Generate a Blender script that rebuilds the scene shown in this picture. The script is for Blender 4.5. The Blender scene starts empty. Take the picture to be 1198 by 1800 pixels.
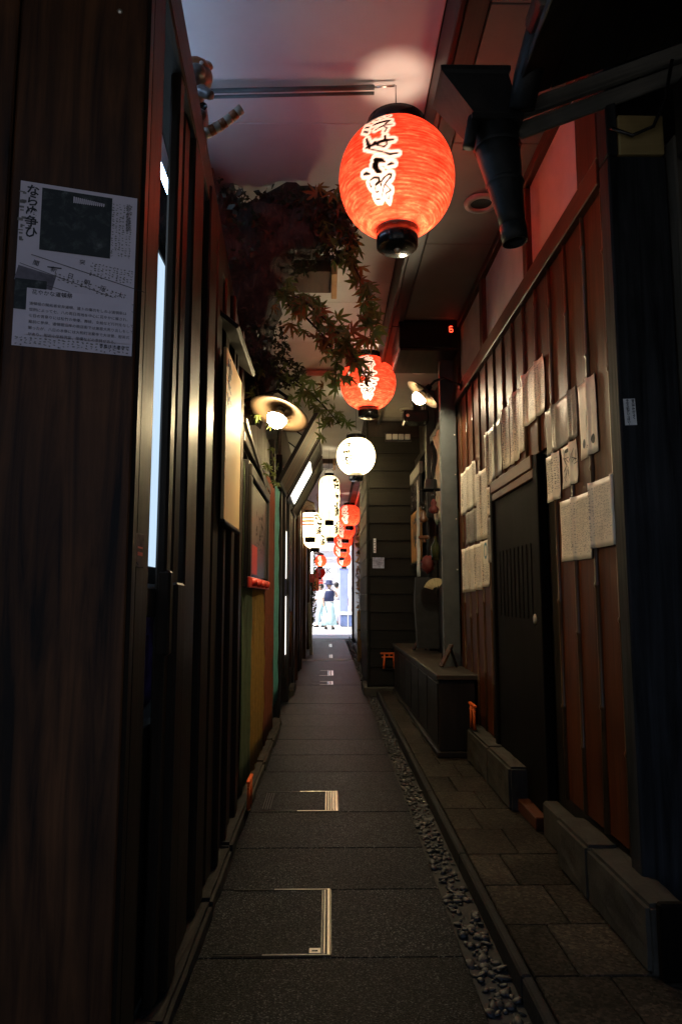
import bpy, bmesh, math, random
import numpy as np
from mathutils import Matrix, Vector, Euler
random.seed(7)
rad = math.radians
sc = bpy.context.scene
COL = sc.collection

# ------------------------------------------------------------------ camera
cam = bpy.data.cameras.new('camera')
cam.sensor_fit = 'VERTICAL'; cam.sensor_height = 36.0; cam.lens = 36.0 * 1240 / 1800
cam.clip_start = 0.05; cam.clip_end = 500
camo = bpy.data.objects.new('camera', cam); COL.objects.link(camo)
camo.location = (0, 0, 1.05)
camo.rotation_euler = (rad(90 + 6.897), 0, rad(-0.963))
sc.camera = camo

# ------------------------------------------------------------------ sky, sun, exposure
SUN_EL, SUN_AZ = 58, 235          # azimuth clockwise from +Y (north): light falls from behind-left of the street
w = bpy.data.worlds.new('World'); sc.world = w; w.use_nodes = True
nt = w.node_tree; nt.nodes.clear()
sky = nt.nodes.new('ShaderNodeTexSky'); sky.sky_type = 'NISHITA'; sky.sun_disc = False
sky.sun_elevation = rad(SUN_EL); sky.sun_rotation = rad(SUN_AZ)
bg = nt.nodes.new('ShaderNodeBackground'); bg.inputs['Strength'].default_value = 0.10
wo = nt.nodes.new('ShaderNodeOutputWorld')
nt.links.new(sky.outputs[0], bg.inputs[0]); nt.links.new(bg.outputs[0], wo.inputs[0])
sl = bpy.data.lights.new('sun', 'SUN'); sl.energy = 5.0; sl.angle = rad(0.5); sl.color = (1, .95, .88)
so = bpy.data.objects.new('sun', sl); COL.objects.link(so)
sd = Vector((math.sin(rad(SUN_AZ)) * math.cos(rad(SUN_EL)), math.cos(rad(SUN_AZ)) * math.cos(rad(SUN_EL)), math.sin(rad(SUN_EL))))
so.rotation_euler = sd.to_track_quat('Z', 'Y').to_euler(); so.location = (0, 0, 30)
sc.view_settings.view_transform = 'Standard'; sc.view_settings.look = 'None'
sc.view_settings.exposure = 1.0; sc.view_settings.gamma = 1.0
sc.cycles.use_denoising = True
sc.cycles.max_bounces = 8; sc.cycles.diffuse_bounces = 4; sc.cycles.glossy_bounces = 4; sc.cycles.transmission_bounces = 4
sc.cycles.sample_clamp_indirect = 4.0
sc.cycles.caustics_reflective = False; sc.cycles.caustics_refractive = False

# light strengths (watts / emission)
RED_W, WHITE_W, STRIPE_W, BULB_E = 10.5, 36.0, 12.0, 225.0
BACK = -.35        # where the covered alley begins behind the viewer

# ------------------------------------------------------------------ helpers
WM = {}
def put(name, mesh, M=None, parent=None, mat=None):
    o = bpy.data.objects.new(name, mesh); COL.objects.link(o)
    M = M or Matrix.Identity(4)
    o.matrix_basis = M; WM[o] = M
    if parent is not None:
        o.parent = parent; o.matrix_parent_inverse = WM[parent].inverted()
    if mat is not None and mesh is not None and len(mesh.materials) == 0:
        mesh.materials.append(mat)
    return o
def T(x, y, z, rx=0, ry=0, rz=0):
    return Matrix.Translation((x, y, z)) @ Euler((rx, ry, rz)).to_matrix().to_4x4()
def tag(o, label, cat, group=None):
    o['label'] = label; o['category'] = cat
    if group: o['group'] = group
    return o
def thing(name, label, cat, loc=(0, 0, 0), group=None):
    return tag(put(name, None, Matrix.Translation(loc)), label, cat, group)
def struct(o): o['kind'] = 'structure'; return o
def mesh_from(bm, name, mat=None, smooth=False):
    me = bpy.data.meshes.new(name); bm.to_mesh(me); bm.free()
    if mat: me.materials.append(mat)
    if smooth:
        for p in me.polygons: p.use_smooth = True
    return me
_boxes = {}
def box_mesh(sx, sy, sz, mat, bev=.004):
    k = (round(sx, 4), round(sy, 4), round(sz, 4), mat.name, bev)
    if k not in _boxes:
        bm = bmesh.new(); bmesh.ops.create_cube(bm, size=1)
        bmesh.ops.scale(bm, vec=(sx, sy, sz), verts=bm.verts)
        if bev: bmesh.ops.bevel(bm, geom=bm.edges[:], offset=min(bev, .45 * min(sx, sy, sz)), segments=1, affect='EDGES')
        _boxes[k] = mesh_from(bm, 'box', mat)
    return _boxes[k]
def box(name, x0, x1, y0, y1, z0, z1, mat, parent=None, bev=.004, rot=(0, 0, 0)):
    return put(name, box_mesh(x1 - x0, y1 - y0, z1 - z0, mat, bev), T((x0 + x1) / 2, (y0 + y1) / 2, (z0 + z1) / 2, *rot), parent)
def beam(name, a, b, wdt, hgt, mat, parent=None, bev=.004, roll=0):
    a, b = Vector(a), Vector(b); d = b - a
    q = d.to_track_quat('Y', 'Z')
    M = Matrix.Translation((a + b) / 2) @ q.to_matrix().to_4x4() @ Matrix.Rotation(roll, 4, 'Y')
    return put(name, box_mesh(wdt, d.length, hgt, mat, bev), M, parent)
def tube_bm(bm, pts, rads, seg=8, cap=True):
    pts = [Vector(p) for p in pts]; rings = []
    if not hasattr(rads, '__len__'): rads = [rads] * len(pts)
    up = None
    for i, p in enumerate(pts):
        t = (pts[min(i + 1, len(pts) - 1)] - pts[max(i - 1, 0)]).normalized()
        if up is None: up = t.orthogonal().normalized()
        up = (up - t * up.dot(t)).normalized(); s = t.cross(up)
        rings.append([bm.verts.new(p + rads[i] * (math.cos(a) * up + math.sin(a) * s)) for a in [2 * math.pi * k / seg for k in range(seg)]])
    for r0, r1 in zip(rings, rings[1:]):
        for k in range(seg): bm.faces.new((r0[k], r0[(k + 1) % seg], r1[(k + 1) % seg], r1[k]))
    if cap:
        bm.faces.new(rings[0][::-1]); bm.faces.new(rings[-1])
def tube(name, pts, rads, mat, parent=None, seg=8, M=None):
    bm = bmesh.new(); tube_bm(bm, pts, rads, seg)
    return put(name, mesh_from(bm, name, mat, True), M, parent)
def lathe_mesh(prof, mat, seg=32, close=False, name='lathe', smooth=True):
    bm = bmesh.new(); rings = []
    for r, z in prof:
        rings.append([bm.verts.new((r * math.sin(2 * math.pi * k / seg), -r * math.cos(2 * math.pi * k / seg), z)) for k in range(seg)])
    for r0, r1 in zip(rings, rings[1:]):
        for k in range(seg): bm.faces.new((r0[k], r0[(k + 1) % seg], r1[(k + 1) % seg], r1[k]))
    if close:
        for r in (rings[0][::-1], rings[-1]): bm.faces.new(r)
    bmesh.ops.recalc_face_normals(bm, faces=bm.faces)
    return mesh_from(bm, name, mat, smooth)
def poly_mesh(verts, faces, mat, name='m', smooth=False):
    me = bpy.data.meshes.new(name); me.from_pydata([tuple(v) for v in verts], [], faces); me.update()
    if mat: me.materials.append(mat)
    if smooth:
        for p in me.polygons: p.use_smooth = True
    return me

from mathutils import noise as mnoise
def rough_box(name, x0, x1, y0, y1, z0, z1, mat, parent, amp=.006, seed=0):   # a stone with worn, uneven faces
    bm = bmesh.new(); bmesh.ops.create_cube(bm, size=1); sx, sy, sz = x1 - x0, y1 - y0, z1 - z0
    bmesh.ops.scale(bm, vec=(sx, sy, sz), verts=bm.verts)
    bmesh.ops.bevel(bm, geom=bm.edges[:], offset=min(.012, .3 * min(sx, sy, sz)), segments=2, affect='EDGES')
    bmesh.ops.subdivide_edges(bm, edges=[e for e in bm.edges if e.calc_length() > .06], cuts=5, use_grid_fill=True)
    bm.normal_update(); c = Vector((seed * 3.1, y0 * 5, z0))
    for v in bm.verts: v.co += v.normal * amp * (mnoise.fractal((v.co + c) * 14, .8, 2.1, 4) * .8 - .3 * max(0, mnoise.noise((v.co + c) * 30)))
    return put(name, mesh_from(bm, name, mat), Matrix.Translation(((x0 + x1) / 2, (y0 + y1) / 2, (z0 + z1) / 2)), parent)

# text laid flat: built in local XY (x right, y up, +z towards the reader)
_txt = {}
def text_mesh(body, size, mat, bold=0.0, align='LEFT', line=1.0):
    k = (body, size, mat.name, bold, align, line)
    if k in _txt: return _txt[k]
    cu = bpy.data.curves.new('t', 'FONT'); cu.body = body; cu.size = size; cu.align_x = align; cu.align_y = 'TOP'
    cu.resolution_u = 2; cu.offset = bold; cu.space_line = line; cu.fill_mode = 'FRONT'
    o = bpy.data.objects.new('t', cu); COL.objects.link(o)
    dg = bpy.context.evaluated_depsgraph_get()
    me = bpy.data.meshes.new_from_object(o.evaluated_get(dg))
    me.materials.clear(); me.materials.append(mat)
    bpy.data.objects.remove(o); bpy.data.curves.remove(cu)
    _txt[k] = me; return me
def vtext(s, size, mat, bold=0.0):   # one vertical column
    return text_mesh('\n'.join(s), size, mat, bold, 'CENTER', .88)
def face_M(p, normal, up=(0, 0, 1), roll=0):
    n = Vector(normal).normalized(); u = Vector(up); u = (u - n * u.dot(n)).normalized(); r = u.cross(n)
    M = Matrix.Identity(4)
    for i in range(3): M[i][0], M[i][1], M[i][2] = r[i], u[i], n[i]
    return Matrix.Translation(p) @ M @ Matrix.Rotation(roll, 4, 'Z')

# ------------------------------------------------------------------ materials
MATS = {}
def _new(name):
    m = bpy.data.materials.new(name); m.use_nodes = True; MATS[name] = m
    n = m.node_tree.nodes; return m, n, m.node_tree.links, n['Principled BSDF']
def _coords(n, l, scale, rnd=True):
    tc = n.new('ShaderNodeTexCoord'); mp = n.new('ShaderNodeMapping'); mp.inputs['Scale'].default_value = scale
    l.new(tc.outputs['Object'], mp.inputs['Vector'])
    if rnd:
        oi = n.new('ShaderNodeObjectInfo'); mu = n.new('ShaderNodeMath'); mu.operation = 'MULTIPLY'; mu.inputs[1].default_value = 37
        l.new(oi.outputs['Random'], mu.inputs[0])
        l.new(mu.outputs[0], mp.inputs['Location'])
    return mp.outputs[0]
def _ramp(n, l, fac, stops):
    r = n.new('ShaderNodeValToRGB'); e = r.color_ramp.elements
    while len(e) < len(stops): e.new(.5)
    for i, (p, c) in enumerate(stops): e[i].position = p; e[i].color = (*c, 1) if len(c) == 3 else c
    l.new(fac, r.inputs[0]); return r.outputs[0]
def _noise(n, l, vec, scale=1, detail=6, rough=.6, dist=0):
    t = n.new('ShaderNodeTexNoise'); t.inputs['Scale'].default_value = scale; t.inputs['Detail'].default_value = detail
    t.inputs['Roughness'].default_value = rough; t.inputs['Distortion'].default_value = dist
    l.new(vec, t.inputs['Vector']); return t.outputs['Fac']
def _bump(n, l, h, b, strength=.3, dist=.002):
    bp = n.new('ShaderNodeBump'); bp.inputs['Strength'].default_value = strength; bp.inputs['Distance'].default_value = dist
    l.new(h, bp.inputs['Height']); l.new(bp.outputs[0], b.inputs['Normal'])
def wood(name, dark, light, rough=.45, axis='Z', spread=.5, bump=.35, across=28, spec=.22):
    m, n, l, b = _new(name)
    s = {'Z': (across, across, 1.6), 'Y': (across, 1.6, across), 'X': (1.6, across, across)}[axis]
    v = _coords(n, l, s)
    g = _noise(n, l, v, 1.0, 8, .62, .6)
    col = _ramp(n, l, g, [(.5 - spread / 2, dark), (.5, tuple((a + c) / 2 for a, c in zip(dark, light))), (.5 + spread / 2, light)])
    v2 = _coords(n, l, (3, 3, 3)); big = _noise(n, l, v2, 1, 4, .6)
    mx = n.new('ShaderNodeMix'); mx.data_type = 'RGBA'; mx.blend_type = 'MULTIPLY'; mx.inputs[0].default_value = .8
    gr = _ramp(n, l, big, [(.3, (.55, .55, .55)), (.7, (1.25, 1.2, 1.15))])
    l.new(col, mx.inputs[6]); l.new(gr, mx.inputs[7]); l.new(mx.outputs[2], b.inputs['Base Color'])
    rr = n.new('ShaderNodeMapRange'); rr.inputs[3].default_value = rough - .1; rr.inputs[4].default_value = rough + .18
    l.new(big, rr.inputs[0]); l.new(rr.outputs[0], b.inputs['Roughness'])
    b.inputs['Specular IOR Level'].default_value = spec
    _bump(n, l, g, b, bump, .003); return m
def plain(name, col, rough=.6, var=.25, scale=6, metallic=0, bump=0, bscale=60, spec=.5, rnd=True):
    m, n, l, b = _new(name)
    v = _coords(n, l, (1, 1, 1), rnd)
    a = _noise(n, l, v, scale, 6, .6)
    c = _ramp(n, l, a, [(.3, tuple(x * (1 - var) for x in col)), (.7, tuple(min(1, x * (1 + var)) for x in col))])
    l.new(c, b.inputs['Base Color']); b.inputs['Roughness'].default_value = rough; b.inputs['Metallic'].default_value = metallic
    b.inputs['Specular IOR Level'].default_value = spec
    if bump:
        h = _noise(n, l, v, bscale, 5, .65); _bump(n, l, h, b, bump, .004)
    return m
def emit(name, col, strength):
    m, n, l, b = _new(name)
    b.inputs['Base Color'].default_value = (*col, 1)
    b.inputs['Emission Color'].default_value = (*col, 1); b.inputs['Emission Strength'].default_value = strength
    return m
def speckle(name, col, spk, rough, scale=260, bump=.5):
    m, n, l, b = _new(name)
    v = _coords(n, l, (1, 1, 1))
    vo = n.new('ShaderNodeTexVoronoi'); vo.inputs['Scale'].default_value = scale; l.new(v, vo.inputs['Vector'])
    sep = n.new('ShaderNodeSeparateColor'); l.new(vo.outputs['Color'], sep.inputs[0])
    c = _ramp(n, l, sep.outputs[0], [(0, tuple(x * .5 for x in col)), (.72, col), (.86, tuple(x * 1.6 for x in col)), (.97, spk)])
    big = _noise(n, l, v, 3.0, 5, .6)
    mx = n.new('ShaderNodeMix'); mx.data_type = 'RGBA'; mx.blend_type = 'MULTIPLY'; mx.inputs[0].default_value = 1
    oi2 = n.new('ShaderNodeObjectInfo'); tone = n.new('ShaderNodeMapRange'); tone.inputs[3].default_value = .7; tone.inputs[4].default_value = 1.25
    l.new(oi2.outputs['Random'], tone.inputs[0])
    stain = _noise(n, l, v, 1.1, 8, .7, 1.5); sm = n.new('ShaderNodeMapRange'); sm.inputs[1].default_value = .35; sm.inputs[2].default_value = .6; sm.inputs[3].default_value = .45; sm.inputs[4].default_value = 1.1
    l.new(stain, sm.inputs[0]); tm = n.new('ShaderNodeMath'); tm.operation = 'MULTIPLY'; l.new(tone.outputs[0], tm.inputs[0]); l.new(sm.outputs[0], tm.inputs[1])
    gm = n.new('ShaderNodeMix'); gm.data_type = 'RGBA'; gm.blend_type = 'MULTIPLY'; gm.inputs[0].default_value = 1
    gr0 = _ramp(n, l, big, [(.3, (.6, .6, .6)), (.7, (1.2, 1.2, 1.2))]); cc = n.new('ShaderNodeCombineColor'); [l.new(tm.outputs[0], cc.inputs[i]) for i in range(3)]
    l.new(gr0, gm.inputs[6]); l.new(cc.outputs[0], gm.inputs[7]); gr = gm.outputs[2]
    l.new(c, mx.inputs[6]); l.new(gr, mx.inputs[7]); l.new(mx.outputs[2], b.inputs['Base Color'])
    r = _ramp(n, l, sep.outputs[1], [(0, (rough - .14,) * 3), (1, (rough + .2,) * 3)])
    l.new(r, b.inputs['Roughness']); b.inputs['Specular IOR Level'].default_value = .065
    fine = _noise(n, l, v, scale * .7, 3, .6); _bump(n, l, fine, b, bump, .004); return m

W_BOARD = wood('board_wood', (.034, .0085, .0028), (.12, .034, .0095), .40, 'Z', .5, .35, spec=.16)
W_RAIL = wood('rail_wood', (.06, .02, .01), (.13, .045, .02), .4, 'Y', .5, .3)
W_RAILZ = wood('rail_wood_upright', (.06, .02, .01), (.13, .045, .02), .4, 'Z', .5, .3)
W_BLACK = wood('black_stained_wood', (.007, .0055, .0045), (.022, .017, .013), .4, 'Z', .5, .4, spec=.3)
W_BLACKY = wood('black_stained_beam', (.007, .0055, .0045), (.022, .017, .013), .42, 'Y', .5, .4, spec=.3)
W_BLACKX = wood('black_stained_crossbeam', (.007, .0055, .0045), (.022, .017, .013), .45, 'X', .5, .4, spec=.3)
W_SLAT = wood('lattice_wood', (.010, .007, .005), (.035, .022, .014), .42, 'Z', .5, .4, spec=.2)
W_PLANK = wood('old_plank_wood', (.006, .003, .002), (.12, .048, .018), .5, 'Z', .34, .7, across=24)
W_GREY = wood('weathered_grey_wood', (.004, .0043, .0048), (.036, .038, .042), .6, 'Z', .36, .6, spec=.12)
W_GREYX = wood('weathered_grey_beam', (.1, .1, .09), (.26, .25, .22), .6, 'X', .5, .4)
W_PALE = wood('pale_wood', (.28, .2, .08), (.45, .34, .15), .55, 'X', .5, .3)
W_CLAP = wood('clapboard_wood', (.005, .005, .004), (.015, .014, .011), .55, 'X', .5, .4, spec=.12)
W_CLAPY = wood('clapboard_wood_side', (.05, .046, .036), (.12, .105, .085), .55, 'Y', .5, .4)
W_FASCIA = wood('fascia_wood', (.03, .016, .012), (.075, .04, .03), .45, 'Y', .5, .3)
BAMBOO = plain('bamboo', (.085, .042, .017), .34, .35, 10, bump=.15, spec=.4)
PLASTER = plain('plaster', (.52, .46, .4), .85, .12, 5, bump=.25, bscale=90)
CEIL = plain('ceiling_board', (.5, .49, .465), .55, .13, 1.6, bump=.05, bscale=30)
SOFFIT = plain('soffit_board', (.2, .18, .16), .6, .12, 3, bump=.08)
SLAB = speckle('granite_slab', (.0042, .0064, .0098), (.11, .125, .14), .48)
TILE = speckle('paving_tile', (.04, .033, .025), (.07, .055, .042), .6, 120, .35)
KERB = plain('kerb_stone', (.022, .021, .02), .75, .3, 12, bump=.5, bscale=80, spec=.15)
STONE = plain('plinth_stone', (.05, .045, .037), .8, .3, 9, bump=.5, bscale=70, spec=.15)
MORTAR = plain('mortar', (.03, .029, .027), .85, .35, 14, bump=.6, bscale=50)
PEBBLE = plain('pebble', (.022, .022, .022), .5, .7, 3, bump=.2)
STEEL = plain('steel_trim', (.72, .68, .6), .3, .1, 20, metallic=1)
DARKSTEEL = plain('dark_metal', (.03, .03, .032), .38, .3, 12, metallic=.6, bump=.15)
COPPER = plain('aged_copper', (.016, .016, .015), .5, .6, 8, metallic=.1, bump=.4, bscale=24, spec=.3)
GREYMETAL = plain('grey_metal', (.08, .088, .088), .5, .25, 7, metallic=.2, bump=.1)
LACQ = plain('black_lacquer', (.012, .011, .011), .22, .2, 10)
PAPER = plain('paper', (.8, .72, .58), .46, .16, 9, spec=.45)
PAPERW = plain('white_paper', (.85, .84, .83), .5, .05, 8)
PAPERG = plain('grey_printed_paper', (.3, .28, .24), .3, .4, 14, spec=.6)
INK = plain('ink', (.02, .02, .025), .6, .2, 30)
FAINT = plain('faint_print', (.44, .4, .34), .6, .2, 30)
GREYINK = plain('grey_ink', (.2, .18, .17), .6, .3, 30)
REDPAINT = plain('red_paint', (.6, .05, .03), .4, .15, 8)
TORII = plain('vermilion_paint', (.75, .13, .02), .45, .12, 10)
CREAM = plain('cream_board', (.74, .53, .24), .6, .06, 4, bump=.08)
# ================================================================== GROUND
GROUND = plain('ground_soil', (.1, .095, .09), .9, .3, 3)
ASPH = plain('street_paving', (.6, .6, .61), .8, .1, 2, bump=.2)
g = struct(put('ground', poly_mesh([(-200, -200, -.1), (200, -200, -.1), (200, 200, -.1), (-200, 200, -.1)], [(0, 1, 2, 3)], GROUND)))
street = struct(put('street', poly_mesh([(-60, 18.46, -.004), (60, 18.46, -.004), (60, 60, -.004), (-60, 60, -.004)], [(0, 1, 2, 3)], ASPH)))

path = struct(put('path', poly_mesh([(-.60, -8, -.055), (.41, -8, -.055), (.41, 18.46, -.055), (-.60, 18.46, -.055)], [(0, 1, 2, 3)], MORTAR)))
JY = [-8, -6.5, -5, -3.5, -2, -.9, .1, .75, 1.3, 1.76, 2.214, 2.703, 3.13, 3.63, 4.0, 4.44, 4.9, 5.42, 5.95, 6.55, 7.2, 7.9, 8.7, 9.6, 10.5, 11.3, 11.95]
for a, b in zip(JY, JY[1:]):
    xl = -.60 if a > 5.6 else -.405
    box('paving_slab', xl, .40, a + .0015, b - .0015, -.05, random.uniform(-.0012, .0012), SLAB, path, .003)
BAND = plain('pale_concrete_band', (.16, .155, .15), .6, .2, 8, bump=.3)
box('paving_slab', -.60, .40, 11.953, 12.35, -.05, .001, BAND, path, .003)
yy = 12.35
while yy < 18.4:
    e = min(18.455, yy + 1.2); box('paving_slab', -.60, .40, yy + .003, e - .003, -.05, 0, SLAB, path, .003); yy = e

# pebble gutter
gut = struct(put('gutter', poly_mesh([(.40, -8, -.02), (.515, -8, -.02), (.515, 18.46, -.02), (.40, 18.46, -.02)], [(0, 1, 2, 3)], MORTAR)))
pm = []
for i in range(7):
    bm = bmesh.new(); bmesh.ops.create_icosphere(bm, subdivisions=2, radius=1)
    ph = random.random() * 9
    for v in bm.verts:
        v.co *= 1 + .16 * math.sin(3 * v.co.x + ph) + .13 * math.sin(4 * v.co.y - ph) * math.cos(2 * v.co.z + ph)
    pm.append(mesh_from(bm, 'pebble', PEBBLE, True))
spots = []
yv = 1.5
while yv < 17.5:
    for _ in range(4 if yv < 9 else 2):
        spots.append((random.uniform(.415, .5), yv + random.uniform(-.015, .015)))
    yv += .026 if yv < 6 else .045
def peb_M(x, y):
    s = random.choice((.005, .007, .009, .012, .016)) * random.uniform(.85, 1.15)
    return T(x, y, -.016 + random.uniform(-.002, .003), random.uniform(-.4, .4), random.uniform(-.4, .4), random.uniform(0, 6.3)) @ Matrix.Diagonal((s * random.uniform(.9, 1.5), s, s * random.uniform(.4, .7), 1))
near = [s for s in spots if s[1] > 1.8][:300]
for x, y in near: put('pebble', random.choice(pm), peb_M(x, y), gut)
bm = bmesh.new()
for x, y in [s for s in spots if s not in set(near)]:
    t = bmesh.new(); t.from_mesh(random.choice(pm)); bmesh.ops.transform(t, matrix=peb_M(x, y), verts=t.verts)
    tm = bpy.data.meshes.new('x'); t.to_mesh(tm); t.free(); bm.from_mesh(tm); bpy.data.meshes.remove(tm)
o = put('pebble_bed', mesh_from(bm, 'pebble_bed', PEBBLE, True), None, gut); o['kind'] = 'stuff'

# kerb and tiled pavement (right)
kerb = struct(put('kerb', None))
yv = -8
while yv < 18.4:
    e = min(18.45, yv + .91); box('kerbstone', .515, .545, yv + .002, e - .002, -.05, .047, KERB, kerb, .006); yv = e
pav = struct(put('pavement', poly_mesh([(.545, -8, .036), (2.2, -8, .036), (2.2, 9, .036), (.545, 9, .036)], [(0, 1, 2, 3)], MORTAR)))
yv = .2; k = 0
while yv < 8.3:
    h = .30
    xs = [.546, .70 + (.05 if k % 2 else -.03), .95 if yv > 2.0 else 1.02] + ([] if yv > 2.0 else [1.35, 1.7])
    for a, b in zip(xs, xs[1:]):
        box('paving_tile', a + .002, b - .002, yv + .002, yv + h - .002, 0, .05 + random.uniform(-.001, .001), TILE, pav, .003)
    yv += h; k += 1

# ================================================================== CEILING
ceil = struct(put('ceiling', poly_mesh([(-2.2, BACK, 3.30), (-2.2, 18.2, 3.30), (2.4, 18.2, 3.30), (2.4, BACK, 3.30)], [(0, 1, 2, 3)], W_BLACK)))
SY = [BACK, -1.2, 1.35, 3.06, 4.74, 5.07, 5.9, 6.7, 7.57, 8.3, 9.02, 10, 11, 12, 13, 14.3, 15.6, 17, 18.2]
for a, b in zip(SY, SY[1:]):
    box('ceiling_panel', -1.9, .431, a + .002, b - .002, 3.25, 3.28, CEIL, ceil, .003)
for nm, (xa, xb, ya, yb, za, zb) in {'a': (-.9, .01, 4.40, 4.735, 3.17, 3.249), 'b': (-.9, .06, 11.1, 11.5, 3.17, 3.249)}.items():
    t = thing('ceiling_box', 'wooden boxed beam end below the ceiling ' + ('behind the maple leaves' if nm == 'a' else 'above the tall white lantern'), 'beam', (0, ya, 3.17), 'boxed beams under the ceiling')
    box('casing', xa, xb, ya, yb, za, zb, W_FASCIA, t); box('side_board', xb + .001, xb + .04, ya - .02, yb + .03, za - .03, zb, plain('beam_end_' + nm, (.4, .22, .1), .6), t)
box('ceiling_moulding', -.3, .1, 6.66, 6.70, 3.19, 3.249, CEIL, ceil); box('ceiling_moulding', .06, .1, 6.3, 6.659, 3.19, 3.249, CEIL, ceil)

# fascia beam and soffit on the right
fas = thing('fascia_beam', 'long dark wooden beam running along the right side of the pale ceiling', 'beam', (.48, -1, 3.04))
ys = [BACK, -1, 1.2, 3.1, 5, 6.9, 8.8, 10.7, 12.6, 14.5, 18.2]
for a, b in zip(ys, ys[1:]):
    box('board', .433, .455, a + .002, b - .002, 3.02, 3.249, W_FASCIA, fas, .004)
    box('beam_length', .457, .54, a + .002, b - .002, 3.035, 3.249, W_FASCIA, fas, .006)
    if a > 5: box('metal_rail', .545, .575, a + .002, b - .002, 3.0, 3.03, STEEL, fas, .003)
sof = struct(put('soffit', None))
ys = [BACK, -1, .2, 2.16, 2.9, 3.8, 4.86, 5.5, 6.6, 7.7, 8.8, 9.7, 12, 15, 18.2]
for a, b in zip(ys, ys[1:]): box('soffit_panel', .545, 2.2, a + .002, b - .002, 3.05, 3.075, SOFFIT, sof, .003)
RING = plain('downlight_ring', (.45, .42, .36), .4, .1, 9)
for i, (x, y) in enumerate([(.77, 3.37), (.80, 6.04), (.83, 7.37), (.80, 8.77)]):
    lab = ['unlit round downlight in the soffit beside the copper rain spout', 'unlit round downlight in the soffit just beyond the dark box', 'unlit round downlight in the soffit behind the lit wall lamp', 'unlit round downlight nearest the black clapboard wall'][i]
    t = thing('downlight', lab, 'downlight', (x, y, 3.05), 'downlights in the soffit')
    put('ring', lathe_mesh([(.055, 0), (.055, -.012), (.085, -.012), (.088, .0)], RING, 28), T(x, y, 3.049), t)
    put('reflector', lathe_mesh([(.0001, -.001), (.03, -.002), (.054, -.0035)], DARKSTEEL, 28), T(x, y, 3.049), t)

# dark equipment box with the red display
t = thing('equipment_box', 'dark box hung under the soffit with a red glowing digit', 'box', (.7, 4.9, 2.83))
box('casing', .50, .935, 4.9, 5.45, 2.84, 3.049, GREYMETAL if False else LACQ, t, .006)
box('bottom_trim', .51, .93, 4.91, 5.44, 2.822, 2.838, W_FASCIA, t, .003)
LED = emit('red_display', (1, .05, .02), 3.0)
for zc, ln in ((2.995, .02), (2.975, .02), (2.955, .02)): box('display_segment', .868, .868 + ln, 4.893, 4.899, zc, zc + .004, LED, t, 0)
for zc in (2.96, 2.98): box('display_segment', .864, .867, 4.893, 4.899, zc, zc + .015, LED, t, 0)
box('display_segment', .889, .892, 4.893, 4.899, 2.96, 2.973, LED, t, 0)

# ================================================================== RIGHT SHOPFRONT
XR = .95
rs = thing('wooden_shopfront', 'reddish brown board shopfront with bamboo battens along the right of the alley', 'shopfront', (XR, 3.6, .05))
box('backing', XR + .02, XR + .14, 2.27, 5.12, .05, 3.05, W_BLACK, rs, 0)
DY0, DY1, DZ = 3.09, 4.02, 1.69
edges = [2.285 + .2045 * i for i in range(15)]; edges[-1] = 5.10
BAT = edges[1:-1]
for a, b in zip(edges, edges[1:]):
    mid = (a + b) / 2; z0 = DZ + .012 if DY0 - .12 < mid < DY1 + .1 else .256
    box('wall_board', XR, XR + .018, a + .0015, b - .0015, z0, 2.468, W_BOARD, rs, .002)
bat_prof = [(0, 0)]
def bamboo_pole(y, z0, z1, r, parent, x=XR, ph=0):
    prof = []; n0 = z0 + .12 + ph * .3
    zs = sorted(set([z0, z1] + [n0 + .42 * i + d for i in range(9) for d in (-.012, -.004, .004, .012) if z0 < n0 + .42 * i + d < z1]))
    for z in zs:
        kx = round((z - n0) / .42); dz = abs(z - (n0 + .42 * kx))
        prof.append((r * (1.38 if dz < .006 else 1.0), z))
    return put('batten', lathe_mesh(prof, BAMBOO, 10, True, 'batten'), T(x - .002, y, 0), parent)
for i, y in enumerate(BAT):
    z0 = DZ + .012 if DY0 - .03 < y < DY1 + .03 else .256
    bamboo_pole(y, z0, 2.467, .0098, rs, ph=random.random())
bamboo_pole(2.292, .256, 2.467, .0105, rs, ph=.6)
box('rail', XR - .028, XR + .018, 2.27, 5.12, 2.47, 2.565, W_RAIL, rs, .004)
box('rail', XR - .028, XR + .018, 2.27, 5.12, 2.995, 3.049, W_RAIL, rs, .004)
for a, b in ((2.27, 2.47), (3.14, 3.21), (4.10, 4.18), (4.95, 5.12)):
    box('stile', XR - .024, XR + .016, a, b, 2.567, 2.993, W_RAILZ, rs, .004)
for a, b in ((2.47, 3.14), (3.21, 4.10), (4.18, 4.95)):
    box('plaster_panel', XR + .003, XR + .015, a + .001, b - .001, 2.566, 2.994, PLASTER, rs, 0)
# door
W_DOOR = wood('door_wood', (.0018, .0015, .0012), (.008, .006, .0045), .65, 'Z', .5, .4, spec=.06)
d = box('door', XR - .012, XR + .016, DY0 + .075, DY1 - .055, .11, DZ - .1, W_DOOR, rs, .003)
for a, b, c, e in ((DY0, DY0 + .07, .06, DZ), (DY1 - .05, DY1, .06, DZ)):
    box('door_jamb', XR - .026, XR + .016, a, b, c, e, W_DOOR, rs, .004)
box('door_lintel', XR - .032, XR + .016, DY0 + .071, DY1 - .051, DZ - .055, DZ + .008, W_RAIL, rs, .004)
box('door_panel_frame', XR - .024, XR + .012, DY0 + .073, DY1 - .053, DZ - .098, DZ - .057, W_RAIL, rs, .003)
box('threshold', XR - .06, XR + .016, DY0 + .071, DY1 - .051, .052, .108, W_RAIL, rs, .004)
for i in range(9):
    y = DY0 + .17 + i * .075
    box('door_slat', XR - .0155, XR - .0125, y, y + .016, .95, 1.3, W_DOOR, d, .002)
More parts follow.
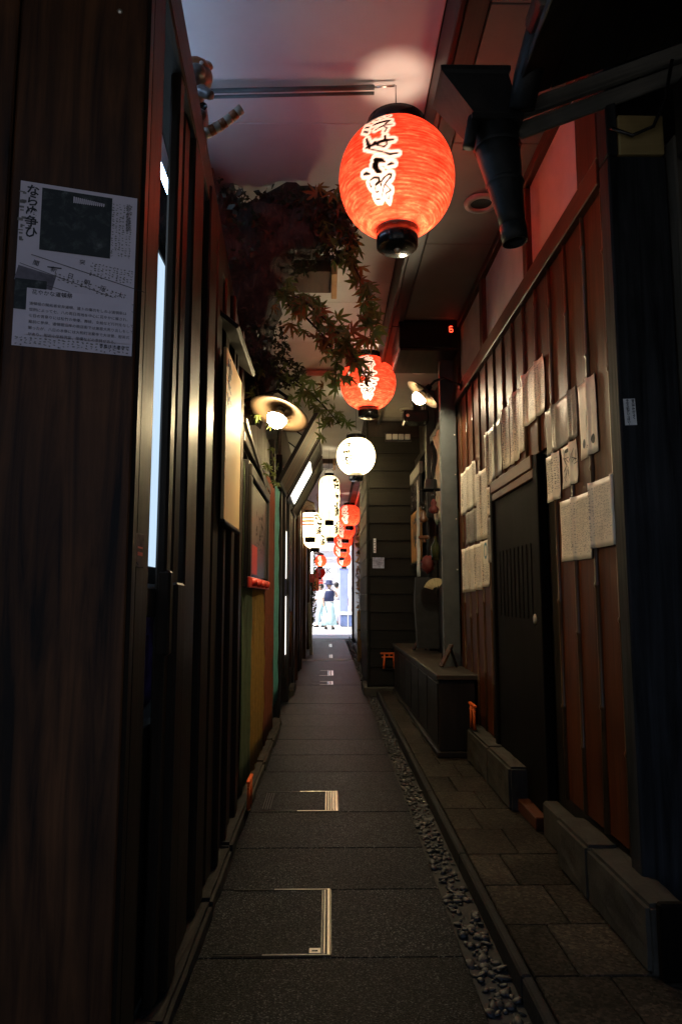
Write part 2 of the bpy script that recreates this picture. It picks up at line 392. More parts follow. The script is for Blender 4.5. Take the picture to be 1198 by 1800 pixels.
put('door_pull', lathe_mesh([(.0001, -.004), (.02, -.004), (.026, 0), (.022, .004)], STEEL, 16), T(XR - .014, DY0 + .14, .95, 0, rad(90), 0), d)
# stone plinth blocks
for a, b, h in ((1.99, 2.44, .23), (2.442, 2.76, .231), (3.45, 3.92, .25), (3.922, 4.48, .251)): rough_box('plinth_stone', .852, XR + .018, a, b, .05, h, STONE, rs, .007, a)
box('plinth_stone', .90, XR + .018, 2.764, 3.086, .05, .20, STONE, rs, .01); box('plinth_stone', .90, XR + .018, 4.484, 5.12, .05, .249, STONE, rs, .01)

# ------------------------------------------------------------------ papers on the boards
def sheet_x(y, z, dx, seed):     # a sheet pressed over boards and battens
    bulge = max([math.exp(-((y - b) / .015) ** 2) for b in BAT + [2.292]])
    return XR - .004 - dx - .0125 * bulge - .0015 * max(-.6, mnoise.fractal(Vector((y * 16, z * 16, seed * 7)), .9, 2.2, 4))
SHEETS = {}
def paper(name, y0, y1, z0, z1, mat, label, cat='poster', dx=.0, tilt=0.0, group='papers pasted on the board wall', curl=0.0):
    n, mrows = max(8, int((y1 - y0) / .008)), 12; vs = []; fs = []
    cx_, cz_ = (y0 + y1) / 2, (z0 + z1) / 2
    for j in range(mrows + 1):
        for i in range(n + 1):
            y = y0 + (y1 - y0) * i / n; z = z0 + (z1 - z0) * j / mrows
            yr = cx_ + (y - cx_) * math.cos(tilt) - (z - cz_) * math.sin(tilt); zr = cz_ + (y - cx_) * math.sin(tilt) + (z - cz_) * math.cos(tilt)
            x = sheet_x(yr, zr, dx, y0) - .006 * max(0, abs(2 * i / n - 1) - .8) * max(0, abs(2 * j / mrows - 1) - .6) * 12 * abs(math.sin(y0 * 91))
            vs.append((x, yr, zr))
    for j in range(mrows):
        for i in range(n):
            a = j * (n + 1) + i; fs.append((a, a + n + 1, a + n + 2, a + 1))
    bx0 = Vector((XR, cx_, z0))
    o = put(name, poly_mesh([Vector(v) - bx0 for v in vs], fs, mat, name, True), Matrix.Translation(bx0))
    md = o.modifiers.new('thickness', 'SOLIDIFY'); md.thickness = .0012; md.offset = 0
    SHEETS[o] = (dx, y0); return tag(o, label, cat, group)
def print_on(o, me, y, z, off=0, name='printed_text', roll=0):     # print follows the surface of its sheet
    dx, seed = SHEETS[o]; base = WM[o].translation
    for v in me.vertices:
        yy_, zz_ = y - v.co.x, z + v.co.y
        v.co = Vector((sheet_x(yy_, zz_, dx, seed) - .0014, yy_, zz_)) - base
    return put(name, me, Matrix.Translation(base), o)
PP = [
 (4.790, 4.977, 1.625, 1.925, PAPER, 'narrow cream paper nearest the grey post, top row'),
 (4.469, 4.786, 1.635, 1.932, PAPER, 'plain cream paper second from the grey post, top row'),
 (4.165, 4.465, 1.403, 1.830, PAPER, 'tall cream paper overlapping the grey sheet'),
 (4.466, 4.840, 1.410, 1.622, PAPERG, 'grey printed sheet below the two cream papers by the grey post'),
 (4.562, 4.950, 1.086, 1.388, PAPER, 'plain cream paper lowest beside the grey post'),
 (4.349, 4.541, 1.097, 1.386, PAPER, 'narrow paper with dark print in the lowest row, between two others'),
 (4.164, 4.338, 1.113, 1.392, PAPER, 'narrow paper with a blue green oval in the lowest row'),
 (4.050, 4.161, 1.530, 1.695, PAPER, 'small paper with sketchy print beside the door frame'),
 (4.040, 4.162, 1.252, 1.515, PAPERG, 'grey photo sheet hanging beside the door frame'),
 (4.021, 4.199, 1.711, 2.032, PAPER, 'creased pale paper upper left of the door lintel'),
 (3.789, 4.017, 1.726, 2.033, PAPERG, 'grey paper with pale drips above the door lintel'),
 (3.612, 3.741, 1.734, 2.061, PAPER, 'narrow glossy paper above the middle of the door'),
 (3.430, 3.603, 1.734, 2.092, PAPER, 'glossy paper with small dark print above the door'),
 (3.320, 3.424, 1.758, 2.081, PAPER, 'bright narrow glossy paper above the door, left of the large one'),
 (2.991, 3.312, 1.862, 2.118, PAPER, 'highest large cream paper above the near corner of the door'),
 (2.620, 3.000, 1.660, 1.858, PAPERG, 'wide brownish paper right of the door top'),
 (2.421, 2.588, 1.560, 1.844, PAPER, 'cream paper with a dark figure and two round shapes'),
 (2.833, 3.005, 1.453, 1.650, PAPER, 'small cream paper with faint print beside the near door jamb'),
 (2.633, 2.808, 1.485, 1.652, PAPER, 'small paper with a dark map drawing'),
 (2.490, 2.848, 1.191, 1.434, PAPER, 'large lower cream sheet of two overlapping ones'),
 (2.279, 2.515, 1.222, 1.456, PAPER, 'cream sheet beside the dark pillar overlapping a larger one'),
]
PO = []
def tick_mesh(w_all, h_all, mat, pitch=.03, rowh=.011, k_=1.0):   # columns of illegible small print, centred
    bm = bmesh.new(); cols = max(1, int(w_all / pitch)); hw, hh = w_all / 2, h_all / 2
    for k in range(cols):
        x = -hw + w_all * (k + .5) / cols; y = hh - rowh; end = -hh + random.uniform(0, .35 * hh)
        while y > end:
            for _ in range(2):
                xx, yy_, w_, h_ = x + random.uniform(-.003, .003) * k_, y + random.uniform(-.0025, .0025) * k_, random.uniform(.0012, .0042) * k_, random.uniform(.0007, .0026) * k_
                bm.faces.new([bm.verts.new((xx + p * w_, yy_ + q * h_, 0)) for p, q in ((-1, -1), (1, -1), (1, 1), (-1, 1))])
            y -= rowh * random.choice((1, 1, 1, 1.6))
    return mesh_from(bm, 'print', mat)
def ticks(o, a, b, c, e, off, mat=None):
    return print_on(o, tick_mesh(b - a - .02, e - c - .03, mat or FAINT, .014, .009, 1.0), (a + b) / 2, (c + e) / 2, off)
for i, (a, b, c, e, m, lab) in enumerate(PP):
    PO.append(paper('paper_sheet', a, b, c, e, m, lab, dx=.0015 * (i % 3) + (.004 if i == 20 else 0), tilt=random.uniform(-.02, .02)))
    if i not in (6, 16, 18, 10): ticks(PO[-1], a, b, c, e, .0285 if i == 20 else .0235, None if i in (1, 4, 14, 15, 19, 20) else GREYINK)
TEAL = plain('teal_print', (.08, .25, .28), .5)
bm = bmesh.new()
for k in range(24):
    a0, a1 = 2 * math.pi * k / 24, 2 * math.pi * (k + 1) / 24
    bm.faces.new([bm.verts.new((.045 * s * math.sin(a), .05 * s * math.cos(a), 0)) for s, a in ((1, a0), (1, a1), (.68, a1), (.68, a0))])
print_on(PO[6], mesh_from(bm, 'oval', TEAL), 4.25, 1.33, .0235, 'printed_oval')
ticks(PO[6], 4.17, 4.33, 1.12, 1.27, .0235, INK)
# figure print: a standing figure between two round flower shapes
bm = bmesh.new()
def disc(bm, x, y, rx, ry, n=14):
    rings = [[bm.verts.new((x + f * rx * math.cos(2 * math.pi * k / n), y + f * ry * math.sin(2 * math.pi * k / n), 0)) for k in range(n)] for f in (.12, .4, .7, 1)]
    bm.faces.new(rings[0])
    for r0_, r1_ in zip(rings, rings[1:]):
        for k in range(n): bm.faces.new((r0_[k], r1_[k], r1_[(k + 1) % n], r0_[(k + 1) % n]))
disc(bm, 0, .05, .008, .02); disc(bm, 0, .02, .013, .03); disc(bm, .003, -.03, .006, .04); disc(bm, -.045, -.055, .014, .018); disc(bm, .045, -.055, .014, .018)
disc(bm, -.005, .09, .004, .02); disc(bm, .0, -.075, .02, .004)
print_on(PO[16], mesh_from(bm, 'figure', INK), 2.505, 1.67, .0235, 'printed_figure')
bm = bmesh.new()
for k in range(26):
    x, y = random.uniform(-.065, .065), random.uniform(-.06, .05); a = random.uniform(0, 3.1); ln = random.uniform(.008, .03)
    dx_, dy_ = math.cos(a) * ln, math.sin(a) * ln; nx, ny = -math.sin(a) * .0014, math.cos(a) * .0014
    bm.faces.new([bm.verts.new(p) for p in ((x - dx_ + nx, y - dy_ + ny, 0), (x - dx_ - nx, y - dy_ - ny, 0), (x + dx_ - nx, y + dy_ - ny, 0), (x + dx_ + nx, y + dy_ + ny, 0))])
disc(bm, -.03, .055, .03, .008)
print_on(PO[18], mesh_from(bm, 'map_lines', INK), 2.715, 1.575, .0235, 'printed_map')

# ------------------------------------------------------------------ near right pillars
pl = thing('dark_pillar', 'dark grey wooden pillar with a small white sticker at the right', 'pillar', (1.02, 2.2, .05))
box('post', .926, 1.122, 2.18, 2.262, .05, 2.515, W_GREY, pl, .006)
box('cap_block', .965, 1.118, 2.176, 2.26, 2.52, 2.66, W_PALE, pl, .004)
box('post', .926, .963, 2.182, 2.262, 2.52, 3.04, W_GREY, pl, .004)
pl2 = thing('outer_pillar', 'brown weathered post at the right edge of the picture', 'pillar', (1.2, 2.1, .05))
box('post', 1.125, 1.40, 2.13, 2.262, .05, 2.56, wood('outer_post_wood', (.04, .034, .026), (.10, .088, .07), .6), pl2, .006)
box('bracket', 1.126, 1.45, 1.86, 2.128, 2.46, 2.72, W_BLACK, pl2, .01)
for z in (2.3, 1.9): put('bolt', lathe_mesh([(.0001, -.004), (.008, -.003), (.01, 0)], STEEL, 10), T(1.155, 2.128, z, rad(-90), 0, 0), pl2)
box('shade_board', .872, 1.7, 1.955, 1.985, .051, .245, W_DOOR, pl2, .006)  # thin black board added in front to darken the plinth's near end
box('side_wall', 1.401, 2.2, 2.14, 2.262, .05, 3.05, W_BLACK, pl2, 0)
st = put('sticker', poly_mesh([(-.019, -.043, 0), (.019, -.043, 0), (.019, .043, 0), (-.019, .043, 0)], [(0, 1, 2, 3)], PAPERW), face_M((.957, 2.1785, 1.637), (0, -1, 0), roll=rad(2)))
st.modifiers.new('thickness', 'SOLIDIFY').thickness = .0006
tag(st, 'small white sticker with two columns of black handwriting on the dark pillar', 'sticker')
put('handwriting', vtext('昔の歴史がよく', .0105, INK, .0003), face_M((.967, 2.1775, 1.678), (0, -1, 0), roll=rad(2)), st)
put('handwriting', vtext('今なら詩がいっぱい!', .0098, INK, .0003), face_M((.949, 2.1775, 1.678), (0, -1, 0), roll=rad(2)), st)

# roof eave over the near right side
ev = thing('roof_eave', 'dark plank underside of a sloping roof with pale verge boards at the upper right', 'roof', (.9, 1.6, 2.6))
def zr(x): return 2.66 + .40 * (x - .62)
sl_ = math.atan(.40)
for i in range(8):
    x = .60 + .125 * i
    put('plank', box_mesh(.123 / math.cos(sl_), 1.18, .02, W_BLACKY, .003), T(x + .0625, 1.55, zr(x + .0625) + .03, 0, -sl_, 0), ev)
def slope_bar(name, x0, x1, y, w_, h_, dz, mat):
    xm = (x0 + x1) / 2
    return put(name, box_mesh((x1 - x0) / math.cos(sl_), w_, h_, mat, .005), T(xm, y, zr(xm) + dz, 0, -sl_, 0), ev)
slope_bar('verge_board', .63, 1.25, 2.165, .03, .05, -.005, W_GREYX)
slope_bar('verge_board', .63, 1.25, 2.19, .02, .055, -.062, W_GREYX)
slope_bar('verge_board', .66, 1.60, .93, .05, .09, -.02, W_PALE)

# gutter, hopper and spout
gt = thing('rain_spout', 'dark copper gutter and rain hopper with a tapering spout beside the red lantern', 'rain gutter', (.6, 2.2, 2.2))
bm = bmesh.new()
def frustum(bm, rects):
    rings = [[bm.verts.new(p) for p in r] for r in rects]
    for r0, r1 in zip(rings, rings[1:]):
        for k in range(len(r0)): bm.faces.new((r0[k], r0[(k + 1) % len(r0)], r1[(k + 1) % len(r0)], r1[k]))
    return rings
R4 = lambda xa, xb, ya, yb, z: [(xa, ya, z), (xb, ya, z), (xb, yb, z), (xa, yb, z)]
rg = frustum(bm, [R4(.372, .585, 2.12, 2.30, 2.79), R4(.362, .592, 2.112, 2.308, 2.782), R4(.362, .592, 2.112, 2.308, 2.768), R4(.372, .585, 2.12, 2.30, 2.76), R4(.47, .625, 2.13, 2.28, 2.63), R4(.462, .632, 2.12, 2.29, 2.622), R4(.462, .632, 2.12, 2.29, 2.602)])
bm.faces.new(rg[0][::-1]); bm.faces.new(rg[-1])
put('hopper', mesh_from(bm, 'hopper', COPPER), None, gt)
bm = bmesh.new(); tube_bm(bm, [(.552, 2.2, 2.61), (.575, 2.2, 2.48), (.60, 2.2, 2.32), (.606, 2.2, 2.27)], [.08, .066, .045, .041], 20)
put('spout', mesh_from(bm, 'spout', COPPER, True), None, gt)
bm = bmesh.new(); tube_bm(bm, [(.605, 2.2, 2.275), (.613, 2.2, 2.215)], [.044, .042], 20, False)
o = put('spout_collar', mesh_from(bm, 'collar', COPPER, True), None, gt); o.modifiers.new('thickness', 'SOLIDIFY').thickness = .004
tube('gutter', [(.66, .6, 2.83), (.655, 1.4, 2.81), (.65, 1.95, 2.79)], .056, COPPER, gt, 18)
for zz, rr in ((2.55, .076), (2.42, .060)): put('seam_ring', lathe_mesh([(rr, -.008), (rr + .004, 0), (rr, .008)], COPPER, 20), T(.552 + (2.61 - zz) * .17, 2.2, zz), gt)
beam('bracket_strap', (.66, 1.5, 2.87), (.80, 1.5, 2.76), .022, .005, DARKSTEEL, gt, .001)
tube('gutter_joint', [(.652, 1.80, 2.797), (.651, 1.86, 2.794)], .062, COPPER, gt, 18)
tube('downpipe', [(.65, 1.93, 2.79), (.645, 2.0, 2.76), (.63, 2.06, 2.70), (.62, 2.1, 2.62)], [.05, .048, .045, .042], COPPER, gt, 14)
tube('downpipe', [(.475, 2.15, 2.62), (.462, 2.15, 2.56), (.455, 2.15, 2.52)], [.022, .02, .02], COPPER, gt, 12)
cb = tube('cable', [(.93, 2.16, 2.60), (1.0, 2.155, 2.57), (1.07, 2.15, 2.60), (1.10, 2.12, 2.68), (1.12, 2.1, 2.80)], .006, LACQ, None, 8)
tag(cb, 'black cable looping under the pale verge board at the right', 'cable')
# ================================================================== LEFT SHOPFRONT (near)
XL = -.42
ls = thing('lattice_shopfront', 'dark wooden lattice shopfront along the near left wall', 'shopfront', (XL, 2.5, 0))
PB = T(-.41, 1.45, 0, 0, 0, rad(16))          # the planked front stands turned a little towards the viewer
for a, b in ((-.90, -.53), (-.528, -.262), (-.26, 0)):
    put('wide_plank', box_mesh(b - a - .002, .028, 3.24, W_PLANK, .004), PB @ T((a + b) / 2, .014, 1.62), ls)
put('plank_light_stop', box_mesh(.9, .012, 3.2, W_BLACK, 0), PB @ T(-.455, .045, 1.62), ls)  # unseen board added to block light leaking through the plank gaps
box('corner_post', -.445, -.412, 1.481, 1.52, 0, 2.62, W_SLAT, ls, .006)
SL = [(1.545, 1.655, 0, 2.62, 0), (1.862, 1.915, 0, 2.60, .006), (1.93, 2.02, 0, 1.09, -.012), (2.0, 2.075, 0, 2.58, .02), (2.10, 2.26, 0, 2.56, .006), (2.275, 2.33, 0, 1.6, .024), (2.37, 2.50, 0, 2.52, 0), (2.52, 2.56, 0, 2.5, .026), (2.60, 2.74, 0, 2.47, .01), (2.77, 2.81, 0, 1.32, -.006), (2.86, 2.97, 0, 2.4, .014), (3.03, 3.08, 0, 2.4, .0), (3.13, 3.26, 0, 2.38, .018), (3.33, 3.44, 0, 2.36, .004)]
for a, b, z0, z1, dx in SL:
    o = box('slat', XL - .03 - dx, XL - dx, a, b, z0 + .05, z1, W_SLAT, ls, .007, (random.uniform(-.004, .004), 0, random.uniform(-.03, .03)))
# solid dark boards behind most of the lattice
for a, b in ((2.105, 2.50), (2.503, 2.90), (2.903, 3.30), (3.303, 3.52)): box('back_board', XL - .075, XL - .05, a, b, .05, 2.4, W_BLACK, ls, .002)
for a, b in ((1.50, 2.10),): box('back_board', XL - .075, XL - .05, a, b, .05, .72, W_BLACK, ls, .002)
box('mid_rail', XL - .05, XL - .031, 1.66, 3.45, 1.00, 1.075, W_BLACKY, ls, .004)
box('latch_block', XL - .03, XL + .006, 1.86, 1.90, .90, 1.12, W_SLAT, ls, .006)
beam('lintel', (-.46, 1.40, 2.70), (-.515, 3.62, 2.315), .11, .15, W_BLACKY, ls, .006)
beam('ledge', (-.47, 1.40, 2.79), (-.525, 3.62, 2.405), .12, .022, W_BLACKY, ls, .004)
# pane and lit shop interior behind the gaps
SHOP = emit('lit_shop_panel', (.6, .8, 1.0), .5)
t = thing('lit_display_case', 'bright bluish white lit panel glimpsed between the near lattice slats', 'light panel', (-.62, 2.2, 1.1))
box('panel', -.66, -.64, 1.62, 3.4, 1.16, 2.33, SHOP, t, 0)
box('frame', -.66, -.632, 1.62, 3.4, 2.331, 2.38, W_BLACKY, t, .003); box('frame', -.66, -.632, 1.62, 3.4, 1.10, 1.159, W_BLACKY, t, .003)
tube('glowing_tube', [(-.72, 1.75, 2.86), (-.72, 3.0, 2.86)], .014, emit('cool_tube', (.40, .63, 1.0), 9.6), t, 10)
put('frame_cable', mesh_from((lambda bm: (tube_bm(bm, [(-.62, 2.3, 2.3), (-.615, 2.32, 2.0), (-.63, 2.3, 1.75)], .006, 6), bm)[1])(bmesh.new()), 'cable', LACQ, True), None, t)
CLOTHP = plain('purple_cloth', (.16, .1, .34), .8, .4, 20, bump=.4)
PANE = plain('green_glass', (.02, .05, .05), .15, .2, 5)
t = thing('purple_cloth_bundle', 'small patch of purple cloth low in the gap of the near lattice', 'cloth', (-.52, 1.95, .7))
bm = bmesh.new(); bmesh.ops.create_icosphere(bm, subdivisions=3, radius=1)
for v in bm.verts: v.co = Vector((v.co.x * .03, v.co.y * .07, v.co.z * .13)) * (1 + .2 * math.sin(9 * v.co.z + 5 * v.co.y))
put('cloth', mesh_from(bm, 'cloth', CLOTHP, True), T(-.52, 2.02, .87), t)
# base curb stones
lc = struct(put('curb', None))
yv = 1.2
while yv < 6.05:
    ln = random.uniform(.5, .75); e = min(6.1, yv + ln)
    rough_box('curb_stone', -.47, -.388 + random.uniform(-.006, .006), yv + .003, e - .003, -.05, .055 + random.uniform(-.01, .01), STONE if yv > 3 else KERB, lc, .01, yv); yv = e
# small notice on the corner slat, screw
t = tag(box('notice_sleeve', XL - .002, XL + .002, 1.53, 1.60, 1.115, 1.19, plain('clear_sleeve', (.16, .13, .13), .12, .5, 18), None, .001), 'small clear plastic notice stuck on the first lattice slat', 'notice')
put('print_lines', poly_mesh([(-.02, -.004, 0), (.02, -.004, 0), (.02, .004, 0), (-.02, .004, 0), (-.02, .012, 0), (.02, .012, 0), (.02, .016, 0), (-.02, .016, 0)], [(0, 1, 2, 3), (4, 5, 6, 7)], REDPAINT), face_M((XL + .0035, 1.565, 1.145), (1, 0, 0)), t)
put('screw', lathe_mesh([(.0001, -.003), (.005, -.002), (.0062, 0)], STEEL, 12), PB @ T(-.06, -.0005, 2.345, rad(90), 0, 0) @ Matrix.Rotation(math.pi, 4, 'X'), ls)

# newspaper on the plank
NP = plain('newsprint', (.7, .62, .7), .6, .06, 9)
nw, nh = .232, .354
npr = put('newspaper_clipping', poly_mesh([(-nw / 2, -nh / 2, 0), (nw / 2, -nh / 2, 0), (nw / 2, nh / 2, 0), (-nw / 2, nh / 2, 0)], [(0, 1, 2, 3)], NP), PB @ face_M((-.124, -.0025, 1.732), (0, -1, 0)))
npr.modifiers.new('thickness', 'SOLIDIFY').thickness = .0008
tag(npr, 'old newspaper clipping with a dark photograph and Japanese text on the wide plank', 'newspaper')
NM = WM[npr]
def np_put(name, me, u, v, z=.001, rz=0):   # u,v in 0..1 from upper left
    return put(name, me, NM @ Matrix.Translation(((u - .5) * nw, (.5 - v) * nh, z)) @ Matrix.Rotation(rz, 4, 'Z'), npr)
def quad(w_, h_, mat): return poly_mesh([(0, -h_, 0), (w_, -h_, 0), (w_, 0, 0), (0, 0, 0)], [(0, 1, 2, 3)], mat)
PHOTO, n_, l_, b_ = _new('newspaper_photo')
v_ = _coords(n_, l_, (1, 1, 1), False); a_ = _noise(n_, l_, v_, 34, 7, .7, .4)
l_.new(_ramp(n_, l_, a_, [(.5, (.008, .011, .01)), (.62, (.04, .045, .042)), (.78, (.2, .2, .19))]), b_.inputs['Base Color']); b_.inputs['Roughness'].default_value = .6
np_put('photograph', quad(nw * .60, nh * .385, PHOTO), .18, .025)
GR = plain('grey_halftone', (.16, .14, .17), .7, .4, 30)
bm = bmesh.new()
for k in range(16):
    x = .092 + .0064 * k; top = -.002 - .0006 * k
    bm.faces.new([bm.verts.new(p) for p in ((x * .62, -.008 - .0004 * k, 0), ((x + .004) * .62, -.008 - .0004 * k, 0), ((x + .004) * .62, -.022 + .0006 * k * .3, 0), (x * .62, -.022, 0))])
np_put('printed_eaves', mesh_from(bm, 'eaves', NP), .2, .03, .0016)
np_put('printed_text', vtext('ならぬ争ひ', .026, INK, .0006), .105, .02)
np_put('printed_text', tick_mesh(.016, .12, GREYINK, .016, .014, 1.5), .03, .2)
cap = '花やかな道頓祭'
np_put('printed_text', vtext(cap, .0098, INK), .925, .05)
np_put('printed_text', tick_mesh(.042, .13, GREYINK, .0068, .0052, .5), .87, .23)
for k, (c_, u_) in enumerate(zip('聞新日朝阪大', (.14, .29, .43, .57, .71, .86))):
    np_put('printed_text', text_mesh(c_, .013, INK), u_, .475 + .027 * k, rz=rad(-13))
np_put('ruled_line', quad(.235, .0011, INK), .03, .505, rz=rad(-15.5)); np_put('ruled_line', quad(.232, .0013, INK), .12, .445, rz=rad(-13)); np_put('ruled_line', quad(.22, .0011, INK), .10, .60, rz=rad(-12))
np_put('printed_text', tick_mesh(.09, .036, GREYINK, .0075, .0052, .5), .80, .50, .001, rad(-6)); np_put('printed_text', tick_mesh(.15, .02, GREYINK, .0085, .0052, .5), .62, .60, .001, rad(-12))
np_put('printed_text', text_mesh('一', .03, INK), .25, .475); np_put('printed_text', text_mesh('突', .012, INK), .52, .44)
np_put('picture_strip', quad(.074, .032, GR), .02, .52, rz=rad(-12)); np_put('picture_strip', quad(.06, .065, PHOTO), .0, .60, .0012)
np_put('pasted_caption', quad(.206, .098, NP), .10, .652, .0022)
np_put('printed_text', text_mesh('花やかな道頓祭', .0112, INK, .0001), .14, .66, .0028)
for k, s in enumerate(['道頓堀の開拓者安井道頓、道トの偉功をしのぶ道頓祭は', '恒例によって七、八の両日両地を中心に花やかに催され、', '七日の宵祭りには松竹の俳優、舞妓、女給など行列をなして', '墓前に参拝、道頓堀沿岸の商店街では謝恩大売り出しをして', '賑ったが、八日の本祭には大和町法案寺で大法要、慰英式', 'があり、附近小学校児童、俳優などの参拝がある。']):
    np_put('printed_text', text_mesh(s, .0076, INK), .125, .735 + .0365 * k, .0028)
np_put('printed_text', text_mesh('写真は法案寺で', .0085, INK), .72, .945, .0028)
np_put('printed_text', tick_mesh(.225, .022, GREYINK, .009, .0055, .55), .5, .965, .0012)

# red panda statue on the ledge
def animal_statue():
    t = thing('red_panda_statue', 'brown and grey animal statue with a ringed tail peering over the left lintel', 'statue', (-.47, 2.3, 2.62))
    FUR = plain('russet_glaze', (.34, .12, .045), .35, .5, 14); GRY = plain('grey_glaze', (.13, .11, .1), .35, .3, 14); WHT = plain('white_glaze', (.5, .44, .36), .4, .1, 8)
    bm = bmesh.new()
    def blob(c, r, n=3):
        ret = bmesh.ops.create_icosphere(bm, subdivisions=n, radius=1)
        for v in ret['verts']: v.co = Vector((c[0] + v.co.x * r[0], c[1] + v.co.y * r[1], c[2] + v.co.z * r[2]))
    blob((-.485, 2.33, 2.72), (.055, .07, .12)); blob((-.478, 2.31, 2.885), (.062, .06, .052)); blob((-.462, 2.262, 2.868), (.03, .03, .022))
    tube_bm(bm, [(-.47, 2.29, 2.80), (-.44, 2.25, 2.785), (-.405, 2.235, 2.755)], [.026, .022, .016], 10)
    tube_bm(bm, [(-.475, 2.28, 2.72), (-.45, 2.25, 2.70), (-.43, 2.24, 2.685)], [.024, .02, .016], 10)
    tube_bm(bm, [(-.48, 2.3, 2.66), (-.455, 2.27, 2.60), (-.45, 2.26, 2.56)], [.035, .03, .028], 10)
    me = mesh_from(bm, 'body', GRY, True); o = put('body', me, None, t)
    r = o.modifiers.new('merge', 'REMESH'); r.mode = 'VOXEL'; r.voxel_size = .006; r.use_smooth_shade = True
    for sx in (-1, 1):
        put('ear', lathe_mesh([(.0001, .012), (.016, .008), (.022, -.002), (.016, -.012)], FUR, 14), T(-.478 + sx * .042, 2.305, 2.925, rad(75), 0, rad(sx * 15)), t)
        put('eye', lathe_mesh([(.0001, .004), (.006, .003), (.008, 0)], WHT, 10), T(-.472 + sx * .026, 2.252, 2.893, rad(90), 0, 0), t)
    bm = bmesh.new(); bmesh.ops.create_icosphere(bm, subdivisions=2, radius=1)
    for v in bm.verts: v.co = Vector((v.co.x * .055, v.co.y * .05, v.co.z * .03))
    put('mask', mesh_from(bm, 'mask', FUR, True), T(-.476, 2.295, 2.905), t)
    pts = [Vector((-.455, 2.29, 2.645)).lerp(Vector((-.307, 2.27, 2.735)), k / 8) + Vector((0, 0, -.012 * math.sin(math.pi * k / 8))) for k in range(9)]
    for k in range(8): tube('tail_ring', [pts[k], pts[k + 1]], [.019 - .0003 * k, .019 - .0003 * (k + 1)], FUR if k % 2 == 0 else WHT, t, 12)
    put('medallion', lathe_mesh([(.0001, -.004), (.012, -.004), (.016, 0), (.012, .004)], LACQ, 14), T(-.435, 2.24, 2.72, rad(90), 0, 0), t)
animal_statue()

# ================================================================== LEFT: boards, lamp, curtains
t = thing('cream_signboard', 'cream hanging signboard with black brushed characters lit by the left lamp', 'sign', (-.39, 3.0, 1.32))
box('board', -.412, -.398, 2.66, 3.12, 1.345, 2.02, CREAM, t, .002)
box('bottom_frame', -.415, -.392, 2.65, 3.13, 1.330, 1.343, W_BLACKY, t, .003)
SIGN1 = t
t = thing('signboard_eave', 'small slanted dark board shading the cream signboard', 'eave', (-.36, 3.1, 2.2))
put('board', box_mesh(.11, .62, .018, W_BLACKY, .003), T(-.40, 2.98, 2.14, 0, rad(40), 0), t); box('bracket', -.44, -.415, 3.1, 3.14, 2.0, 2.2, W_BLACK, t, .003)

t = thing('framed_menu_board', 'black framed notice board with chalk lettering and a red lower edge', 'notice board', (-.42, 4.1, 1.08))
SLATE = plain('slate', (.05, .048, .042), .3, .4, 9)
box('case', -.455, -.415, 3.60, 4.72, 1.10, 1.76, LACQ, t, .004); box('slate', -.4145, -.409, 3.67, 4.64, 1.17, 1.66, SLATE, t, 0)
for a, b, c, e in ((3.60, 4.72, 1.68, 1.74), (3.60, 4.72, 1.10, 1.155)): box('frame_rail', -.4145, -.398, a, b, c, e, W_BLACKY if c > 1.5 else REDPAINT, t, .004)
for a, b in ((3.60, 3.665), (4.645, 4.72)): box('frame_stile', -.4145, -.399, a, b, 1.157, 1.678, W_BLACK, t, .003)
box('red_strip', -.4085, -.406, 3.69, 4.0, 1.175, 1.33, REDPAINT, t, 0)
for k in range(4): put('red_boss', lathe_mesh([(.0001, .028), (.015, .026), (.022, .016), (.022, 0)], REDPAINT, 14), T(-.398, 3.7 + .25 * k, 1.128, 0, rad(90), 0), t)
CHALK = plain('chalk', (.42, .38, .3), .8, .3, 40)
def scribble(parent, cx, cz, w_, h_, n, x, mat, nrm=(1, 0, 0), thick=.006, y=None):
    bm = bmesh.new()
    for k in range(n):
        px, py = random.uniform(-w_ / 2, w_ / 2), random.uniform(-h_ / 2, h_ / 2); a = random.choice((0, 1.57, .5, -.6)) + random.uniform(-.2, .2); ln = random.uniform(.15, .35) * min(w_, h_)
        dx_, dy_ = math.cos(a) * ln, math.sin(a) * ln; nx, ny = -math.sin(a) * thick / 2, math.cos(a) * thick / 2
        bm.faces.new([bm.verts.new(p) for p in ((px - dx_ + nx, py - dy_ + ny, 0), (px - dx_ - nx, py - dy_ - ny, 0), (px + dx_ - nx * .4, py + dy_ - ny * .4, 0), (px + dx_ + nx * .4, py + dy_ + ny * .4, 0))])
    put('lettering', mesh_from(bm, 'lettering', mat), face_M((x, cx, cz) if y is None else (cx, y, cz), nrm), parent)
scribble(SIGN1, 2.74, 1.90, .09, .2, 26, -.3965, INK, thick=.014)
scribble(t, 4.1, 1.60, .5, .08, 16, -.408, CHALK, thick=.01); scribble(t, 4.2, 1.45, .5, .16, 22, -.4078, INK, thick=.02); scribble(t, 4.1, 1.34, .4, .05, 14, -.408, INK, thick=.01)

